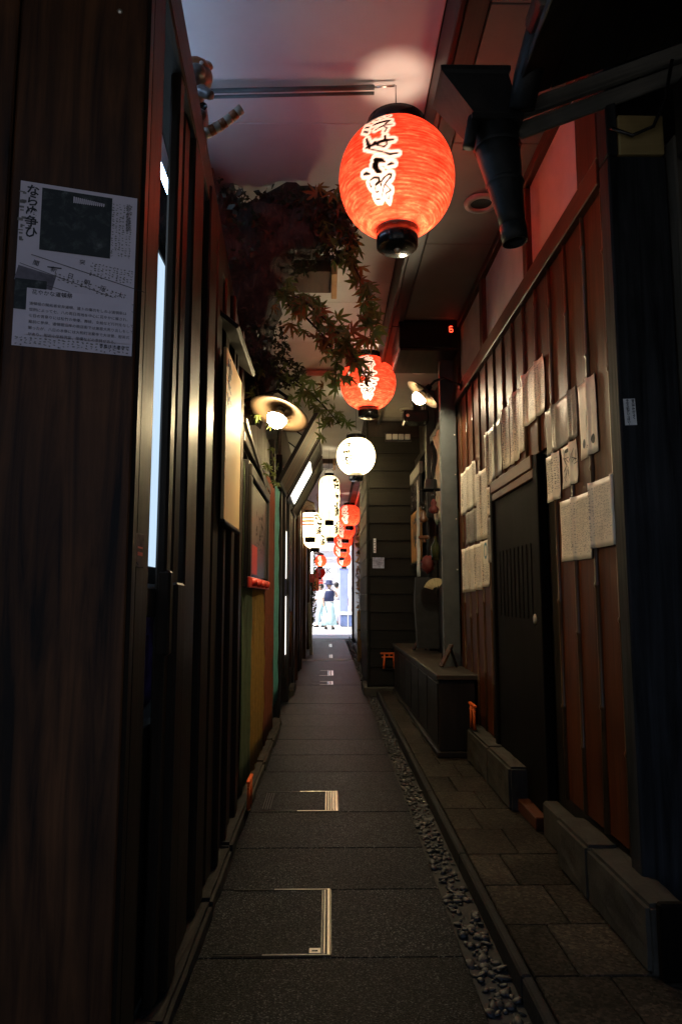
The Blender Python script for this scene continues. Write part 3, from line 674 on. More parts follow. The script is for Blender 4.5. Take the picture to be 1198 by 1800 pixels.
def cloth(name, y0, y1, z0, z1, x, mat, parent, amp=.012, n=40):
    vs, fs = [], []
    for j in range(13):
        for i in range(n + 1):
            y = y0 + (y1 - y0) * i / n; z = z0 + (z1 - z0) * j / 12
            vs.append((x + amp * math.sin(y * 38 + 1.3 * math.sin(z * 3)) * (1.1 - .6 * j / 12) + .004 * math.sin(z * 23 + y * 9), y, z))
    for j in range(12):
        for i in range(n): a = j * (n + 1) + i; fs.append((a, a + 1, a + n + 2, a + n + 1))
    o = put(name, poly_mesh(vs, fs, mat, name, True), None, parent); o.modifiers.new('thickness', 'SOLIDIFY').thickness = .002; return o
CG = plain('green_cloth', (.055, .085, .03), .85, .2, 30, bump=.3, bscale=300); CY = plain('yellow_cloth', (.26, .14, .012), .85, .2, 30, bump=.3, bscale=300); CO = plain('orange_cloth', (.2, .045, .012), .85, .2, 30, bump=.3, bscale=300)
t = thing('striped_curtain', 'hanging curtain of green, yellow and orange vertical stripes at the left', 'curtain', (-.44, 4.5, .08))
cloth('green_stripe', 3.60, 4.06, .08, 1.75, -.435, CG, t, .005); cloth('yellow_stripe', 4.062, 4.78, .08, 1.75, -.432, CY, t, .008); cloth('orange_stripe', 4.782, 5.50, .08, 1.9, -.43, CO, t, .006)
box('curtain_rail', -.46, -.45, 3.55, 5.6, 1.91, 1.94, W_BLACKY, t, .003)
wl = thing('left_wall', 'dark timber wall behind the striped curtain on the left', 'wall', (-.5, 4.5, 0))
for a in np.arange(3.525, 5.6, .26): box('wall_board', -.49, -.47, a + .002, a + .258, 0, 2.25, W_BLACK, wl, .003)
box('end_post', -.50, -.43, 5.52, 5.60, 0, 2.3, W_BLACK, wl, .006)
for a in np.arange(3.525, 5.4, .5): box('upper_panel', -.53, -.51, a, a + .495, 2.26, 3.24, plain('upper_left_wall', (.12, .1, .085), .8, .3, 5) if a < 3.6 else MATS['upper_left_wall'], wl, .003)
for a in (1.48, 2.0, 2.5, 3.0): box('upper_panel', -.98, -.96, a, a + .495, 2.3, 3.24, MATS['upper_left_wall'], wl, .003)
beam('diagonal_rail', (-.44, 3.5, 1.86), (-.44, 5.1, 1.82), .03, .05, W_BLACKY, wl, .004); beam('pale_edge', (-.42, 3.45, 1.93), (-.43, 4.9, 1.75), .02, .025, W_GREYX, wl, .003)

def torii(name, M, label, s=1.0):
    t = thing(name, label, 'torii gate', tuple(M.translation), 'small vermilion torii'); 
    def P(nm, me, m): put(nm, me, M @ m, t)
    w_, h_ = .16 * s, .165 * s
    for sx in (-1, 1): P('pillar', lathe_mesh([(.0001, 0), (.011 * s, 0), (.0095 * s, h_ * .95), (.0001, h_ * .95)], TORII, 10), T(sx * w_ * .36, 0, 0, 0, rad(-sx * 3), 0))
    P('top_lintel', box_mesh(w_ * 1.18, .022 * s, .016 * s, TORII, .003), T(0, 0, h_ - .004))
    P('tie_beam', box_mesh(w_ * 1.0, .014 * s, .013 * s, TORII, .002), T(0, 0, h_ * .74)); P('centre_strut', box_mesh(.012 * s, .012 * s, .03 * s, TORII, .002), T(0, 0, h_ * .86))
    P('base', box_mesh(w_ * 1.0, .03 * s, .008 * s, LACQ, .002), T(0, 0, -.004))
torii('torii', T(-.355 - .02, 3.50, .063, 0, 0, rad(90)), 'small orange torii standing at the foot of the left wall', .8)
torii('torii', T(.875, 4.40, .259, 0, 0, rad(90)), 'small orange torii on the stone plinth beside the dark cabinet', .88)
torii('torii', T(.655, 7.80, .28, 0, 0, 0), 'small orange torii fixed to the black clapboard wall', 1.02)

# ------------------------------------------------------------------ lamps with enamel shades
BULB = emit('lamp_bulb', (1, .78, .42), BULB_E); BULB2 = emit('lamp_bulb_cool', (1, .84, .54), BULB_E)
ENAMEL = plain('enamel_shade', (.09, .055, .03), .5, .08, 8)
def lamp(name, bulb, normal, arm, label, mat, R_=.178):
    t = thing(name, label, 'lamp', tuple(arm[-1]), 'wall lamps with round shades')
    nrm = Vector(normal).normalized(); b = Vector(bulb); q = (-nrm).to_track_quat('Z', 'Y').to_matrix().to_4x4()
    C_ = Matrix.Translation(b - nrm * .035) @ q
    o = put('lamp_shade', lathe_mesh([(.02, .03), (.05, .026), (R_ * .7, .006), (R_, -.012)], ENAMEL, 44), C_, t); o.modifiers.new('thickness', 'SOLIDIFY').thickness = .003
    put('socket', lathe_mesh([(.0001, .07), (.02, .07), (.024, .03), (.02, .0), (.0001, 0)], LACQ, 18), C_, t)
    put('bulb_base', lathe_mesh([(.016, .04), (.022, .03), (.049, .004), (.0505, -.002), (.0001, -.002)], RING, 22), Matrix.Translation(b) @ q, t)
    put('bulb', lathe_mesh([(.049, -.003), (.049, -.016), (.042, -.035), (.025, -.050), (.0001, -.055)], mat, 22), Matrix.Translation(b) @ q, t)
    pts = [b - nrm * .11] + [Vector(a) for a in arm]
    tube('arm', pts, .009, LACQ, t, 10); put('wall_plate', lathe_mesh([(.0001, .008), (.035, .006), (.04, 0)], LACQ, 16), Matrix.Translation(pts[-1]) @ (pts[-2] - pts[-1]).to_track_quat('Z', 'Y').to_matrix().to_4x4(), t)
lamp('wall_lamp', (-.262, 3.5, 1.955), (-.30, -.28, -.90), [(-.22, 3.58, 2.085), (-.27, 3.62, 2.13), (-.36, 3.66, 2.12), (-.465, 3.68, 2.09)], 'lit lamp with a round cream shade on the left wall below the maple', BULB, .157)
lamp('wall_lamp', (.635, 4.80, 2.445), (-.62, .02, -.70), [(.74, 4.82, 2.565), (.80, 4.81, 2.585), (.86, 4.80, 2.55), (.925, 4.78, 2.525)], 'lit lamp with a white shade seen edge on, on a curved arm at the right', BULB2, .135)
# ================================================================== MAPLE
BARK, n_, l_, b_ = _new('maple_bark')
v_ = _coords(n_, l_, (9, 9, 3), False); a_ = _noise(n_, l_, v_, 2.2, 9, .7, 1.2)
l_.new(_ramp(n_, l_, a_, [(.35, (.016, .011, .008)), (.55, (.05, .032, .022)), (.75, (.13, .095, .07))]), b_.inputs['Base Color']); b_.inputs['Roughness'].default_value = .85
_bump(n_, l_, a_, b_, 1.0, .03)
mp = thing('maple_tree', 'maple with a gnarled dark trunk leaning out from the left wall under the ceiling', 'tree', (-.5, 3.8, 2.0))
def gnarl(pts, rads, seg=26, sub=5, amp=.16):
    P_, R_ = [], []
    for i in range(len(pts) - 1):
        for k in range(sub):
            f = k / sub; P_.append(Vector(pts[i]).lerp(Vector(pts[i + 1]), f)); R_.append(rads[i] * (1 - f) + rads[i + 1] * f)
    P_.append(Vector(pts[-1])); R_.append(rads[-1])
    for _ in range(2): P_ = [P_[0]] + [(a + 2 * b + c) / 4 for a, b, c in zip(P_, P_[1:], P_[2:])] + [P_[-1]]
    bm = bmesh.new(); tube_bm(bm, P_, R_, seg)
    from mathutils import noise
    bm.normal_update()
    for v in bm.verts:
        f = noise.fractal(v.co * 7, .7, 2.2, 5); rdg = math.sin(v.co.x * 40 + v.co.y * 31 + 6 * noise.noise(v.co * 6))
        v.co += v.normal * (amp * .35 * f + .012 * rdg)
    return mesh_from(bm, 'trunk', BARK, True)
put('trunk', gnarl([(-.52, 3.95, 2.05), (-.47, 3.86, 2.42), (-.45, 3.72, 2.78), (-.34, 3.6, 2.98), (-.12, 3.55, 3.05), (.02, 3.5, 3.06)], [.10, .13, .20, .21, .15, .06], amp=.2), None, mp)
put('limb', gnarl([(-.45, 3.75, 2.78), (-.66, 3.5, 2.95), (-.8, 3.3, 3.0)], [.2, .2, .18], amp=.25), None, mp)
put('limb', gnarl([(-.44, 3.85, 2.38), (-.36, 3.8, 2.30), (-.33, 3.8, 2.22), (-.40, 3.85, 2.12)], [.10, .09, .06, .03], 16, amp=.14), None, mp)
def leaf_mesh(mat, tips=7):
    pts = []
    A = [-118, -78, -40, 0, 40, 78, 118][:7]; L = [.30, .62, .9, 1.0, .9, .62, .30]
    for i, (a, ln) in enumerate(zip(A, L)):
        for da, f in ((-17, .36), (-10, .62), (-3.5, .84), (0, 1), (3.5, .84), (10, .62), (17, .36)):
            aa = rad(a + da); pts.append((math.sin(aa) * ln * f, math.cos(aa) * ln * f))
        if i < 6: am = rad((a + A[i + 1]) / 2); pts.append((math.sin(am) * .27, math.cos(am) * .27))
    bm = bmesh.new(); c = bm.verts.new((0, 0, 0)); vs = [bm.verts.new((x, y, -.18 * (x * x + y * y) + .03 * math.sin(9 * x))) for x, y in pts]
    for a, b in zip(vs, vs[1:]): bm.faces.new((c, b, a))
    bm.faces.new((c, vs[0], vs[-1]))
    return mesh_from(bm, 'leaf', mat)
def leafmat(name, c1, c2):
    m, n, l, b = _new(name)
    oi = n.new('ShaderNodeObjectInfo'); c = _ramp(n, l, oi.outputs['Random'], [(0, c1), (1, c2)])
    l.new(c, b.inputs['Base Color']); b.inputs['Roughness'].default_value = .45
    tr = n.new('ShaderNodeBsdfTranslucent'); l.new(c, tr.inputs[0]); mx = n.new('ShaderNodeMixShader'); mx.inputs[0].default_value = .3
    l.new(b.outputs[0], mx.inputs[1]); l.new(tr.outputs[0], mx.inputs[2]); l.new(mx.outputs[0], n['Material Output'].inputs[0]); return m
LG = leafmat('maple_leaf_green', (.08, .115, .024), (.16, .19, .05)); LR = leafmat('maple_leaf_redlit', (.19, .065, .02), (.24, .14, .03))  # red-brown copy has the lantern's red light put into the leaf colour
LM = {'g': leaf_mesh(LG), 'r': leaf_mesh(LR)}
NL = [0]
def spray(pts, n, size, kind, spreadr, droop=.5):
    tube('branch', pts, [.006 * (1 - .7 * i / (len(pts) - 1)) + .001 for i in range(len(pts))], BARK, mp, 6)
    P_ = [Vector(p) for p in pts]
    for k in range(n):
        f = ((k + random.random()) / n) * (len(P_) - 1); i = min(int(f), len(P_) - 2); c = P_[i].lerp(P_[i + 1], f - i)
        off = Vector((random.gauss(0, 1), random.gauss(0, 1), random.gauss(-.4, .8))) * spreadr
        s = size * random.uniform(.7, 1.25); NL[0] += 1
        d = Vector((random.gauss(0, .7), random.gauss(-.3, .6), -droop + random.gauss(0, .5))).normalized()
        nrm = Vector((random.gauss(0, .5), -1 + random.gauss(0, .4), random.gauss(-.35, .5)))
        nrm = (nrm - d * nrm.dot(d)).normalized(); r = d.cross(nrm)
        M = Matrix.Identity(4)
        for q in range(3): M[q][0], M[q][1], M[q][2] = r[q] * s, d[q] * s, nrm[q] * s
        put('leaf', LM[random.choice(kind)], Matrix.Translation(c + off) @ M, mp)
spray([(-.05, 3.5, 3.02), (.06, 3.52, 2.95), (.12, 3.56, 2.82), (.19, 3.6, 2.68), (.225, 3.62, 2.52), (.215, 3.62, 2.43)], 58, .086, 'rggg', .038, .9)
spray([(-.12, 3.5, 3.12), (.02, 3.4, 3.13), (.10, 3.38, 3.08)], 18, .066, 'rrg', .04)
spray([(-.30, 3.62, 2.68), (-.2, 3.6, 2.66), (-.10, 3.58, 2.58), (-.02, 3.57, 2.50), (.05, 3.56, 2.42), (.11, 3.55, 2.34), (.14, 3.6, 2.26)], 62, .084, 'rgg', .038, .5)
spray([(-.22, 3.6, 2.60), (-.12, 3.6, 2.52), (-.02, 3.62, 2.42), (.04, 3.62, 2.30), (.03, 3.64, 2.18)], 44, .074, 'gggr', .048, .6)
spray([(.10, 3.55, 2.33), (.15, 3.6, 2.27), (.20, 3.62, 2.20)], 16, .036, 'rg', .018, .6)
spray([(-.38, 3.8, 2.34), (-.26, 3.78, 2.30), (-.14, 3.78, 2.20), (-.03, 3.8, 2.10), (.055, 3.8, 2.0)], 60, .062, 'g', .045, .6)
spray([(-.40, 3.7, 2.2), (-.36, 3.62, 2.06), (-.38, 3.6, 1.98)], 12, .05, 'g', .03, .8)
spray([(-.36, 4.3, 1.95), (-.35, 4.4, 1.86), (-.36, 4.5, 1.82)], 10, .05, 'g', .04, .8)
# mass of darker small foliage round the trunk
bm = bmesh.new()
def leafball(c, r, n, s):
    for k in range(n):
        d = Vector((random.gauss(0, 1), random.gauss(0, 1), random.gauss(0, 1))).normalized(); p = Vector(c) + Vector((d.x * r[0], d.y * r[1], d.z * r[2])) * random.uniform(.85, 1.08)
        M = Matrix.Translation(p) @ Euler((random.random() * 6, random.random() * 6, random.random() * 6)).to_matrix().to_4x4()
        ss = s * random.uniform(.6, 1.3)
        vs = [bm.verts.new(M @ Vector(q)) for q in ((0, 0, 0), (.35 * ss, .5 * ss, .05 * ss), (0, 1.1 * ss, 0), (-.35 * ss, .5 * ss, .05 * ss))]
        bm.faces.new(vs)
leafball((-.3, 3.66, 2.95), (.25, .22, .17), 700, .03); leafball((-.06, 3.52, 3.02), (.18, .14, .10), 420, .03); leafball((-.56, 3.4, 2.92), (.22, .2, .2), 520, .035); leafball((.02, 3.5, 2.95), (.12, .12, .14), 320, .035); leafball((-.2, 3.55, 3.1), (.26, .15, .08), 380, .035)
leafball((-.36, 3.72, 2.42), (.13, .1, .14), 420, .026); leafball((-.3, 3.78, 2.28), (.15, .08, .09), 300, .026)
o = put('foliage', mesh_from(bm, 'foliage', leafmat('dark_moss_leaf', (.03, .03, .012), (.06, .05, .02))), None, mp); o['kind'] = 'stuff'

# ================================================================== LANTERNS
STROKES = [[(-0.677, 0.68, 0.064), (-0.561, 0.679, 0.058), (-0.313, 0.775, 0.029)], [(-0.194, 0.654, 0.026), (-0.143, 0.674, 0.029)], [(-0.456, 0.624, 0.021), (-0.368, 0.607, 0.021)], [(-0.348, 0.678, 0.014), (-0.277, 0.666, 0.014)], [(-0.432, 0.477, 0.029), (-0.323, 0.502, 0.049), (-0.184, 0.51, 0.049), (-0.102, 0.511, 0.023)], [(-0.109, 0.512, 0.026), (-0.165, 0.457, 0.033), (-0.212, 0.407, 0.014)], [(-0.629, 0.522, 0.03), (-0.518, 0.469, 0.033)], [(-0.617, 0.42, 0.03), (-0.515, 0.352, 0.033)], [(-0.361, 0.34, 0.016), (-0.274, 0.378, 0.023), (-0.224, 0.39, 0.009)], [(-0.225, 0.4, 0.014), (-0.07, 0.401, 0.012)], [(-0.224, 0.39, 0.012), (-0.155, 0.328, 0.018), (-0.188, 0.249, 0.011)], [(-0.511, 0.206, 0.035), (-0.468, 0.082, 0.061), (-0.453, 0.022, 0.047)], [(-0.506, 0.044, 0.029), (-0.352, 0.061, 0.056), (-0.206, 0.078, 0.047), (-0.041, 0.079, 0.026)], [(-0.353, 0.082, 0.053), (-0.315, 0.032, 0.023), (-0.194, -0.027, 0.019), (-0.146, 0.009, 0.023), (-0.175, 0.17, 0.023)], [(-0.179, 0.17, 0.028), (-0.182, 0.082, 0.049)], [(-0.44, -0.002, 0.015), (-0.303, -0.071, 0.016), (-0.195, -0.118, 0.019), (-0.101, -0.164, 0.03), (0.03, -0.154, 0.012)], [(-0.347, -0.208, 0.07), (-0.236, -0.237, 0.058), (-0.195, -0.265, 0.023)], [(-0.329, -0.223, 0.093), (-0.369, -0.299, 0.099), (-0.332, -0.368, 0.082), (-0.271, -0.403, 0.035)], [(-0.136, -0.316, 0.023), (-0.08, -0.302, 0.037), (-0.037, -0.308, 0.018)], [(-0.597, -0.358, 0.033), (-0.546, -0.359, 0.049), (-0.487, -0.384, 0.023)], [(-0.496, -0.469, 0.016), (-0.411, -0.453, 0.026), (-0.33, -0.47, 0.033), (-0.327, -0.522, 0.042), (-0.419, -0.555, 0.019)], [(-0.531, -0.504, 0.016), (-0.523, -0.511, 0.016)], [(-0.522, -0.527, 0.023), (-0.512, -0.559, 0.023)], [(-0.421, -0.559, 0.012), (-0.444, -0.634, 0.012), (-0.425, -0.645, 0.012), (-0.372, -0.638, 0.012)], [(-0.496, -0.691, 0.008), (-0.489, -0.719, 0.012), (-0.385, -0.73, 0.009)], [(-0.285, -0.527, 0.023), (-0.222, -0.482, 0.016), (-0.131, -0.447, 0.02), (-0.092, -0.459, 0.029), (-0.101, -0.49, 0.023), (-0.174, -0.536, 0.014), (-0.239, -0.58, 0.013), (-0.285, -0.642, 0.012), (-0.332, -0.709, 0.009)], [(-0.3, -0.56, 0.028), (-0.312, -0.575, 0.028)], [(-0.222, -0.572, 0.011), (-0.144, -0.633, 0.012), (-0.116, -0.652, 0.015), (-0.165, -0.668, 0.014), (-0.215, -0.674, 0.011), (-0.231, -0.684, 0.011), (-0.217, -0.734, 0.009), (-0.184, -0.753, 0.009), (-0.153, -0.704, 0.009)]]
def writing_mask(phi, z, fat=.006):     # phi around, z height, both in radii; returns ink and halo masks
    dmin = np.full(phi.shape, 9.0); 
    for st in STROKES:
        for (p0, z0, w0), (p1, z1, w1) in zip(st, st[1:]):
            ax, az = p0, z0; bx, bz = p1 - p0, z1 - z0; L2 = bx * bx + bz * bz + 1e-9
            f = np.clip(((phi - ax) * bx + (z - az) * bz) / L2, 0, 1)
            d = np.hypot(phi - ax - f * bx, z - az - f * bz) - .5 * (w0 + (w1 - w0) * f) - fat
            dmin = np.minimum(dmin, d)
    ink = np.clip(.5 - dmin / .014, 0, 1); halo = np.clip(.5 - (dmin - .052) / .02, 0, 1)
    return ink, halo
def lantern_body(R_, profile, name, mask, mat, nphi, nz, ribs):
    # profile(t)->(r,z) t in 0..1 bottom to top ; denser samples on the written side
    ph = np.linspace(-math.pi, math.pi, nphi, endpoint=False)
    vs, ink, halo = [], [], []
    T_ = np.linspace(0, 1, nz)
    for t in T_:
        r, z = profile(t); r = r * (1 + .006 * math.cos(2 * math.pi * ribs * t))
        for p in ph: vs.append((r * math.sin(p), -r * math.cos(p), z))
    V_ = np.array(vs); PH, ZZ = np.arctan2(V_[:, 0], -V_[:, 1]), V_[:, 2] / R_
    ik, hl = mask(PH, ZZ)
    fs = []
    for j in range(nz - 1):
        for i in range(nphi):
            a = j * nphi + i; b = j * nphi + (i + 1) % nphi; fs.append((a, b, b + nphi, a + nphi))
    me = poly_mesh(vs, fs, mat, name, True)
    for nm, arr in (('ink', ik), ('halo', hl)):
        at_ = me.attributes.new(nm, 'FLOAT', 'POINT'); at_.data.foreach_set('value', arr.astype(np.float32))
    return me
def paper_mat(name, base, halo_col, ribs_per_m, seams=8, fibre=None):
    m, n, l, b = _new(name); n.remove(b)
    tc = n.new('ShaderNodeTexCoord'); sp = n.new('ShaderNodeSeparateXYZ'); l.new(tc.outputs['Object'], sp.inputs[0])
    def math_(op, a, bb=None):
        q = n.new('ShaderNodeMath'); q.operation = op
        for i, v in enumerate((a, bb)):
            if v is None: continue
            if isinstance(v, (int, float)): q.inputs[i].default_value = v
            else: l.new(v, q.inputs[i])
        return q.outputs[0]
    rib = math_('POWER', math_('ABSOLUTE', math_('SINE', math_('MULTIPLY', sp.outputs[2], ribs_per_m * math.pi))), .22)   # thin dark hoop lines
    ang = math_('ARCTAN2', sp.outputs[0], sp.outputs[1])
    seam = math_('POWER', math_('ABSOLUTE', math_('SINE', math_('MULTIPLY', ang, seams / 2))), .25)
    mp_ = n.new('ShaderNodeMapping'); mp_.inputs['Scale'].default_value = (14, 14, 70); l.new(tc.outputs['Object'], mp_.inputs[0])
    fib = _noise(n, l, mp_.outputs[0], 1.0, 8, .68, .4)
    fibc = _ramp(n, l, fib, fibre or [(.34, (.55, .4, .35)), (.50, (.85, .8, .8)), (.60, (1.15, 1.5, 1.5)), (.72, (1.25, 3.0, 3.0))])
    def mix(kind, fac, a, c):
        q = n.new('ShaderNodeMix'); q.data_type = 'RGBA'; q.blend_type = kind
        if isinstance(fac, (int, float)): q.inputs[0].default_value = fac
        else: l.new(fac, q.inputs[0])
        for i, v in ((6, a), (7, c)):
            if isinstance(v, tuple): q.inputs[i].default_value = (*v, 1)
            else: l.new(v, q.inputs[i])
        return q.outputs[2]
    at1 = n.new('ShaderNodeAttribute'); at1.attribute_name = 'ink'; at2 = n.new('ShaderNodeAttribute'); at2.attribute_name = 'halo'
    c = mix('MULTIPLY', 1.0, base, fibc)
    sh = math_('MULTIPLY', math_('ADD', math_('MULTIPLY', rib, .55), .45), math_('ADD', math_('MULTIPLY', seam, .5), .5))
    cmb = n.new('ShaderNodeCombineColor'); [l.new(sh, cmb.inputs[i]) for i in range(3)]
    c = mix('MULTIPLY', 1.0, c, cmb.outputs[0])
    c = mix('MIX', at2.outputs['Fac'], c, halo_col)
    c = mix('MIX', at1.outputs['Fac'], c, (.0012, .0008, .0006))
    tr = n.new('ShaderNodeBsdfTranslucent'); df = n.new('ShaderNodeBsdfDiffuse'); mx = n.new('ShaderNodeMixShader'); mx.inputs[0].default_value = .4
    l.new(c, tr.inputs[0]); l.new(c, df.inputs[0]); l.new(tr.outputs[0], mx.inputs[1]); l.new(df.outputs[0], mx.inputs[2])
    l.new(mx.outputs[0], n['Material Output'].inputs[0]); return m
RL = .24
def prof_round(t):
    a = -1.25 + (1.25 + 1.10) * t
    return (RL * math.cos(a) ** .86, RL * .985 * math.sin(a))
P_RED = paper_mat('red_lantern_paper', (.80, .068, .030), (.62, .58, .54), 78)
P_WHITE = paper_mat('white_lantern_paper', (.86, .8, .62), (.9, .86, .72), 78, 8, [(.3, (.8,) * 3), (.7, (1.1,) * 3)])
P_LONG = paper_mat('long_white_paper', (.86, .8, .62), (.55, .03, .015), 80, 8, [(.3, (.85,) * 3), (.7, (1.1,) * 3)])
B_RED = lantern_body(RL, prof_round, 'lantern_paper', writing_mask, P_RED, 300, 170, 38)
B_RED_LO = lantern_body(RL, prof_round, 'lantern_paper_small', writing_mask, P_RED, 120, 70, 38)
B_WHITE = lantern_body(RL, prof_round, 'white_lantern_paper', lambda p, z: (writing_mask(p, z, .02)[0], 0 * p), P_WHITE, 200, 120, 38)
r0, z0_ = prof_round(0); r1, z1_ = prof_round(1)
CAPB = lathe_mesh([(.0001, z0_ - .085), (r0 * .80, z0_ - .085), (r0 * .96, z0_ - .075), (r0 * .98, z0_ + .012), (r0 * .90, z0_ + .012)], LACQ, 36)
CAPT = lathe_mesh([(r1 * .88, z1_ - .01), (r1 * 1.0, z1_ - .012), (r1 * 1.0, z1_ + .05), (r1 * .9, z1_ + .056), (r1 * .82, z1_ + .05), (r1 * .82, z1_ - .008)], LACQ, 36)
KNOB = lathe_mesh([(.0001, -.014), (.01, -.012), (.014, 0)], STEEL, 12)
def lantern(loc, rot, label, body, mat_w, power, col, rad_=.11, s=1.0, capb=None, capt=None, zt=None, zb=None, rt=None, group='paper lanterns hung along the alley', light_z=-.15, ceil_z=3.249, name='paper_lantern'):
    capb, capt = capb or CAPB, capt or CAPT; zt = z1_ if zt is None else zt; zb = z0_ if zb is None else zb; rt = r1 if rt is None else rt
    t = thing(name, label, 'lantern', loc, group); M = T(*loc, 0, 0, rot) @ Matrix.Diagonal((s, s, s, 1))
    put('paper_body', body, M, t); put('bottom_cap', capb, M, t); put('top_ring', capt, M, t); put('knob', KNOB, M @ T(0, 0, zb - .085), t)
    bm = bmesh.new(); tube_bm(bm, [(rt * 1.02 * math.cos(a), 0, zt + .02 + .095 * math.sin(a) ** .6) for a in np.linspace(0, math.pi, 17)], .0028, 6)
    hh = (ceil_z - loc[2]) / s
    tube_bm(bm, [(0, 0, zt + .112), (0, 0, max(hh, zt + .15))], .0022, 6)
    put('wire_handle', mesh_from(bm, 'wire', LACQ, True), M, t)
    if power:
        L = bpy.data.lights.new('lantern_bulb', 'POINT'); L.energy = power; L.color = col; L.shadow_soft_size = rad_
        lo = bpy.data.objects.new('bulb_light', L); COL.objects.link(lo); lo.matrix_basis = M @ T(0, 0, light_z); lo.parent = t; lo.matrix_parent_inverse = WM[t].inverted()
    return t
WARM = (1, .72, .54)
lantern((.28, 2.77, 2.79), rad(-6), 'large red paper lantern nearest the viewer with black on white calligraphy', B_RED, None, RED_W, WARM, ceil_z=3.222)
lantern((.335, 5.95, 2.90), rad(14), 'second red paper lantern, partly behind maple leaves', B_RED, None, RED_W, WARM)
lantern((.283, 7.35, 2.535), rad(-14), 'round glowing white paper lantern beyond the second red one', B_WHITE, None, WHITE_W, (1, .82, .52), s=.854)
lantern((.43, 14.9, 2.78), rad(-10), 'third red lantern, the first of the overlapping distant row', B_RED_LO, None, RED_W, WARM)
for i, (x, y, z) in enumerate(((.372, 16.4, 2.62), (.362, 17.9, 2.50))):
    lantern((x, y, z), rad(-10), ['red lantern second in the overlapping distant row', 'red lantern third in the overlapping distant row'][i], B_RED_LO, None, RED_W * .6, WARM)
for i, (x, y, z) in enumerate(((.362, 20.4, 2.42), (.50, 23.6, 2.30))):
    lantern((x, y, z), rad(-10), ['red lantern fourth in the distant row, hung out over the street', 'last and lowest looking red lantern of the distant row'][i], B_RED_LO, None, RED_W, WARM, ceil_z=3.3)
# support rod of the first lantern and the cables
t = thing('lantern_rod', 'thin metal rod under the ceiling holding the nearest red lantern', 'rod', (-.4, 2.8, 3.2))
tube('rod', [(-.62, 2.80, 3.205), (.19, 2.78, 3.22)], .010, GREYMETAL, t, 10); tube('rod_tip', [(.19, 2.78, 3.22), (.275, 2.775, 3.225)], .005, STEEL, t, 8)
tube('light_trim', [(-.62, 2.825, 3.196), (.19, 2.80, 3.208)], .007, GREYMETAL, t, 8)
# tall cylindrical lanterns
def prof_long(t): 
    z = -.33 + .66 * t; e = max(0, abs(z) - .22) / .11
    return (.15 * math.sqrt(max(.2, 1 - .8 * e * e)), z)
def mask_long(p, z): 
    return writing_mask((p - .95) * .75 - .3, z * .15 / .36, .03)[0], 0 * p
B_LONG = lantern_body(.15, prof_long, 'tall_lantern_paper', mask_long, P_LONG, 120, 90, 46)
rl0 = prof_long(0)[0]
CAPB2 = lathe_mesh([(.0001, -.40), (rl0 * .9, -.40), (rl0 * 1.0, -.39), (rl0, -.315)], LACQ, 24); CAPT2 = lathe_mesh([(rl0, .315), (rl0 * 1.02, .37), (rl0 * .9, .372), (rl0 * .9, .32)], LACQ, 24)
for i, (x, y, z) in enumerate(((0.0, 10.3, 2.50), (.015, 12.3, 2.42))):
    lantern((x, y, z), 0, ['tall cylindrical white lantern hanging in the middle of the alley', 'second tall white lantern just behind the first'][i], B_LONG, None, STRIPE_W, (1, .84, .56), capb=CAPB2, capt=CAPT2, zt=.33, zb=-.315, rt=rl0, light_z=0, name='tall_lantern')
def prof_bar(t):
    z = -.19 + .38 * t; e = max(0, abs(z) - .08) / .11
    return (.2 * math.sqrt(max(.25, 1 - .75 * e * e)), z)
def mask_bar(p, z):
    zz = z * .2; st = ((np.abs(zz - .095) < .013) | (np.abs(zz - .045) < .013) | (np.abs(zz + .005) < .013)) & (p < .35) & (p > -1.4)
    return writing_mask((p - .85) * .8 - .3, zz / .2, .03)[0], st.astype(float)
B_BAR = lantern_body(.2, prof_bar, 'striped_lantern_paper', mask_bar, P_LONG, 140, 90, 30)
rb0 = prof_bar(0)[0]
CAPB3 = lathe_mesh([(.0001, -.26), (rb0 * .75, -.26), (rb0 * .8, -.18)], LACQ, 24); CAPT3 = lathe_mesh([(rb0 * .8, .18), (rb0 * .82, .23), (rb0 * .7, .23), (rb0 * .7, .185)], LACQ, 24)
for i, (x, y, z) in enumerate(((-.29, 10.8, 2.15), (-.245, 12.4, 2.10))):
    lantern((x, y, z), 0, ['white lantern with three red stripes at the left', 'second striped white lantern half hidden behind the first'][i], B_BAR, None, STRIPE_W, (1, .84, .56), capb=CAPB3, capt=CAPT3, zt=.19, zb=-.175, rt=rb0 * .8, light_z=0, name='striped_lantern', ceil_z=2.6)
for i, (x, y, z) in enumerate(((-.21, 17.6, 1.95), (-.25, 19.3, 1.72))):
    lantern((x, y, z), rad(10), ['small round red lantern low on the left near the alley mouth', 'lower small red lantern just outside the alley mouth'][i], B_RED_LO, None, 8 if i == 0 else 0, WARM, s=.62, ceil_z=z + .5)
# ================================================================== RIGHT: post, display, cabinet, clapboard
t = thing('grey_post', 'grey metal post with screws at the far end of the board wall', 'post', (.89, 5.15, .05))
box('post', .825, .945, 5.125, 5.19, .05, 3.04, GREYMETAL, t, .005)
for z in (2.25, 1.95, 1.62, 1.25): put('screw', lathe_mesh([(.0001, -.003), (.005, -.002), (.006, 0)], STEEL, 8), T(.93, 5.124, z, rad(-90), 0, 0), t)
rw = thing('display_wall', 'dark recessed wall with a glazed display between the grey post and the clapboards', 'wall', (1.0, 6.5, .05))
for a in np.arange(5.2, 8.0, .35): box('wall_board', 1.02, 1.05, a + .002, a + .348, .05, 3.04, W_BLACK, rw, .003)
box('post', .93, 1.018, 6.62, 6.75, .05, 3.04, W_BLACK, rw, .006); box('post', .955, 1.018, 5.75, 5.80, .05, 3.04, W_BLACK, rw, .004)
box('rail', .96, 1.018, 5.2, 7.8, 2.5, 2.58, W_BLACKY, rw, .004)
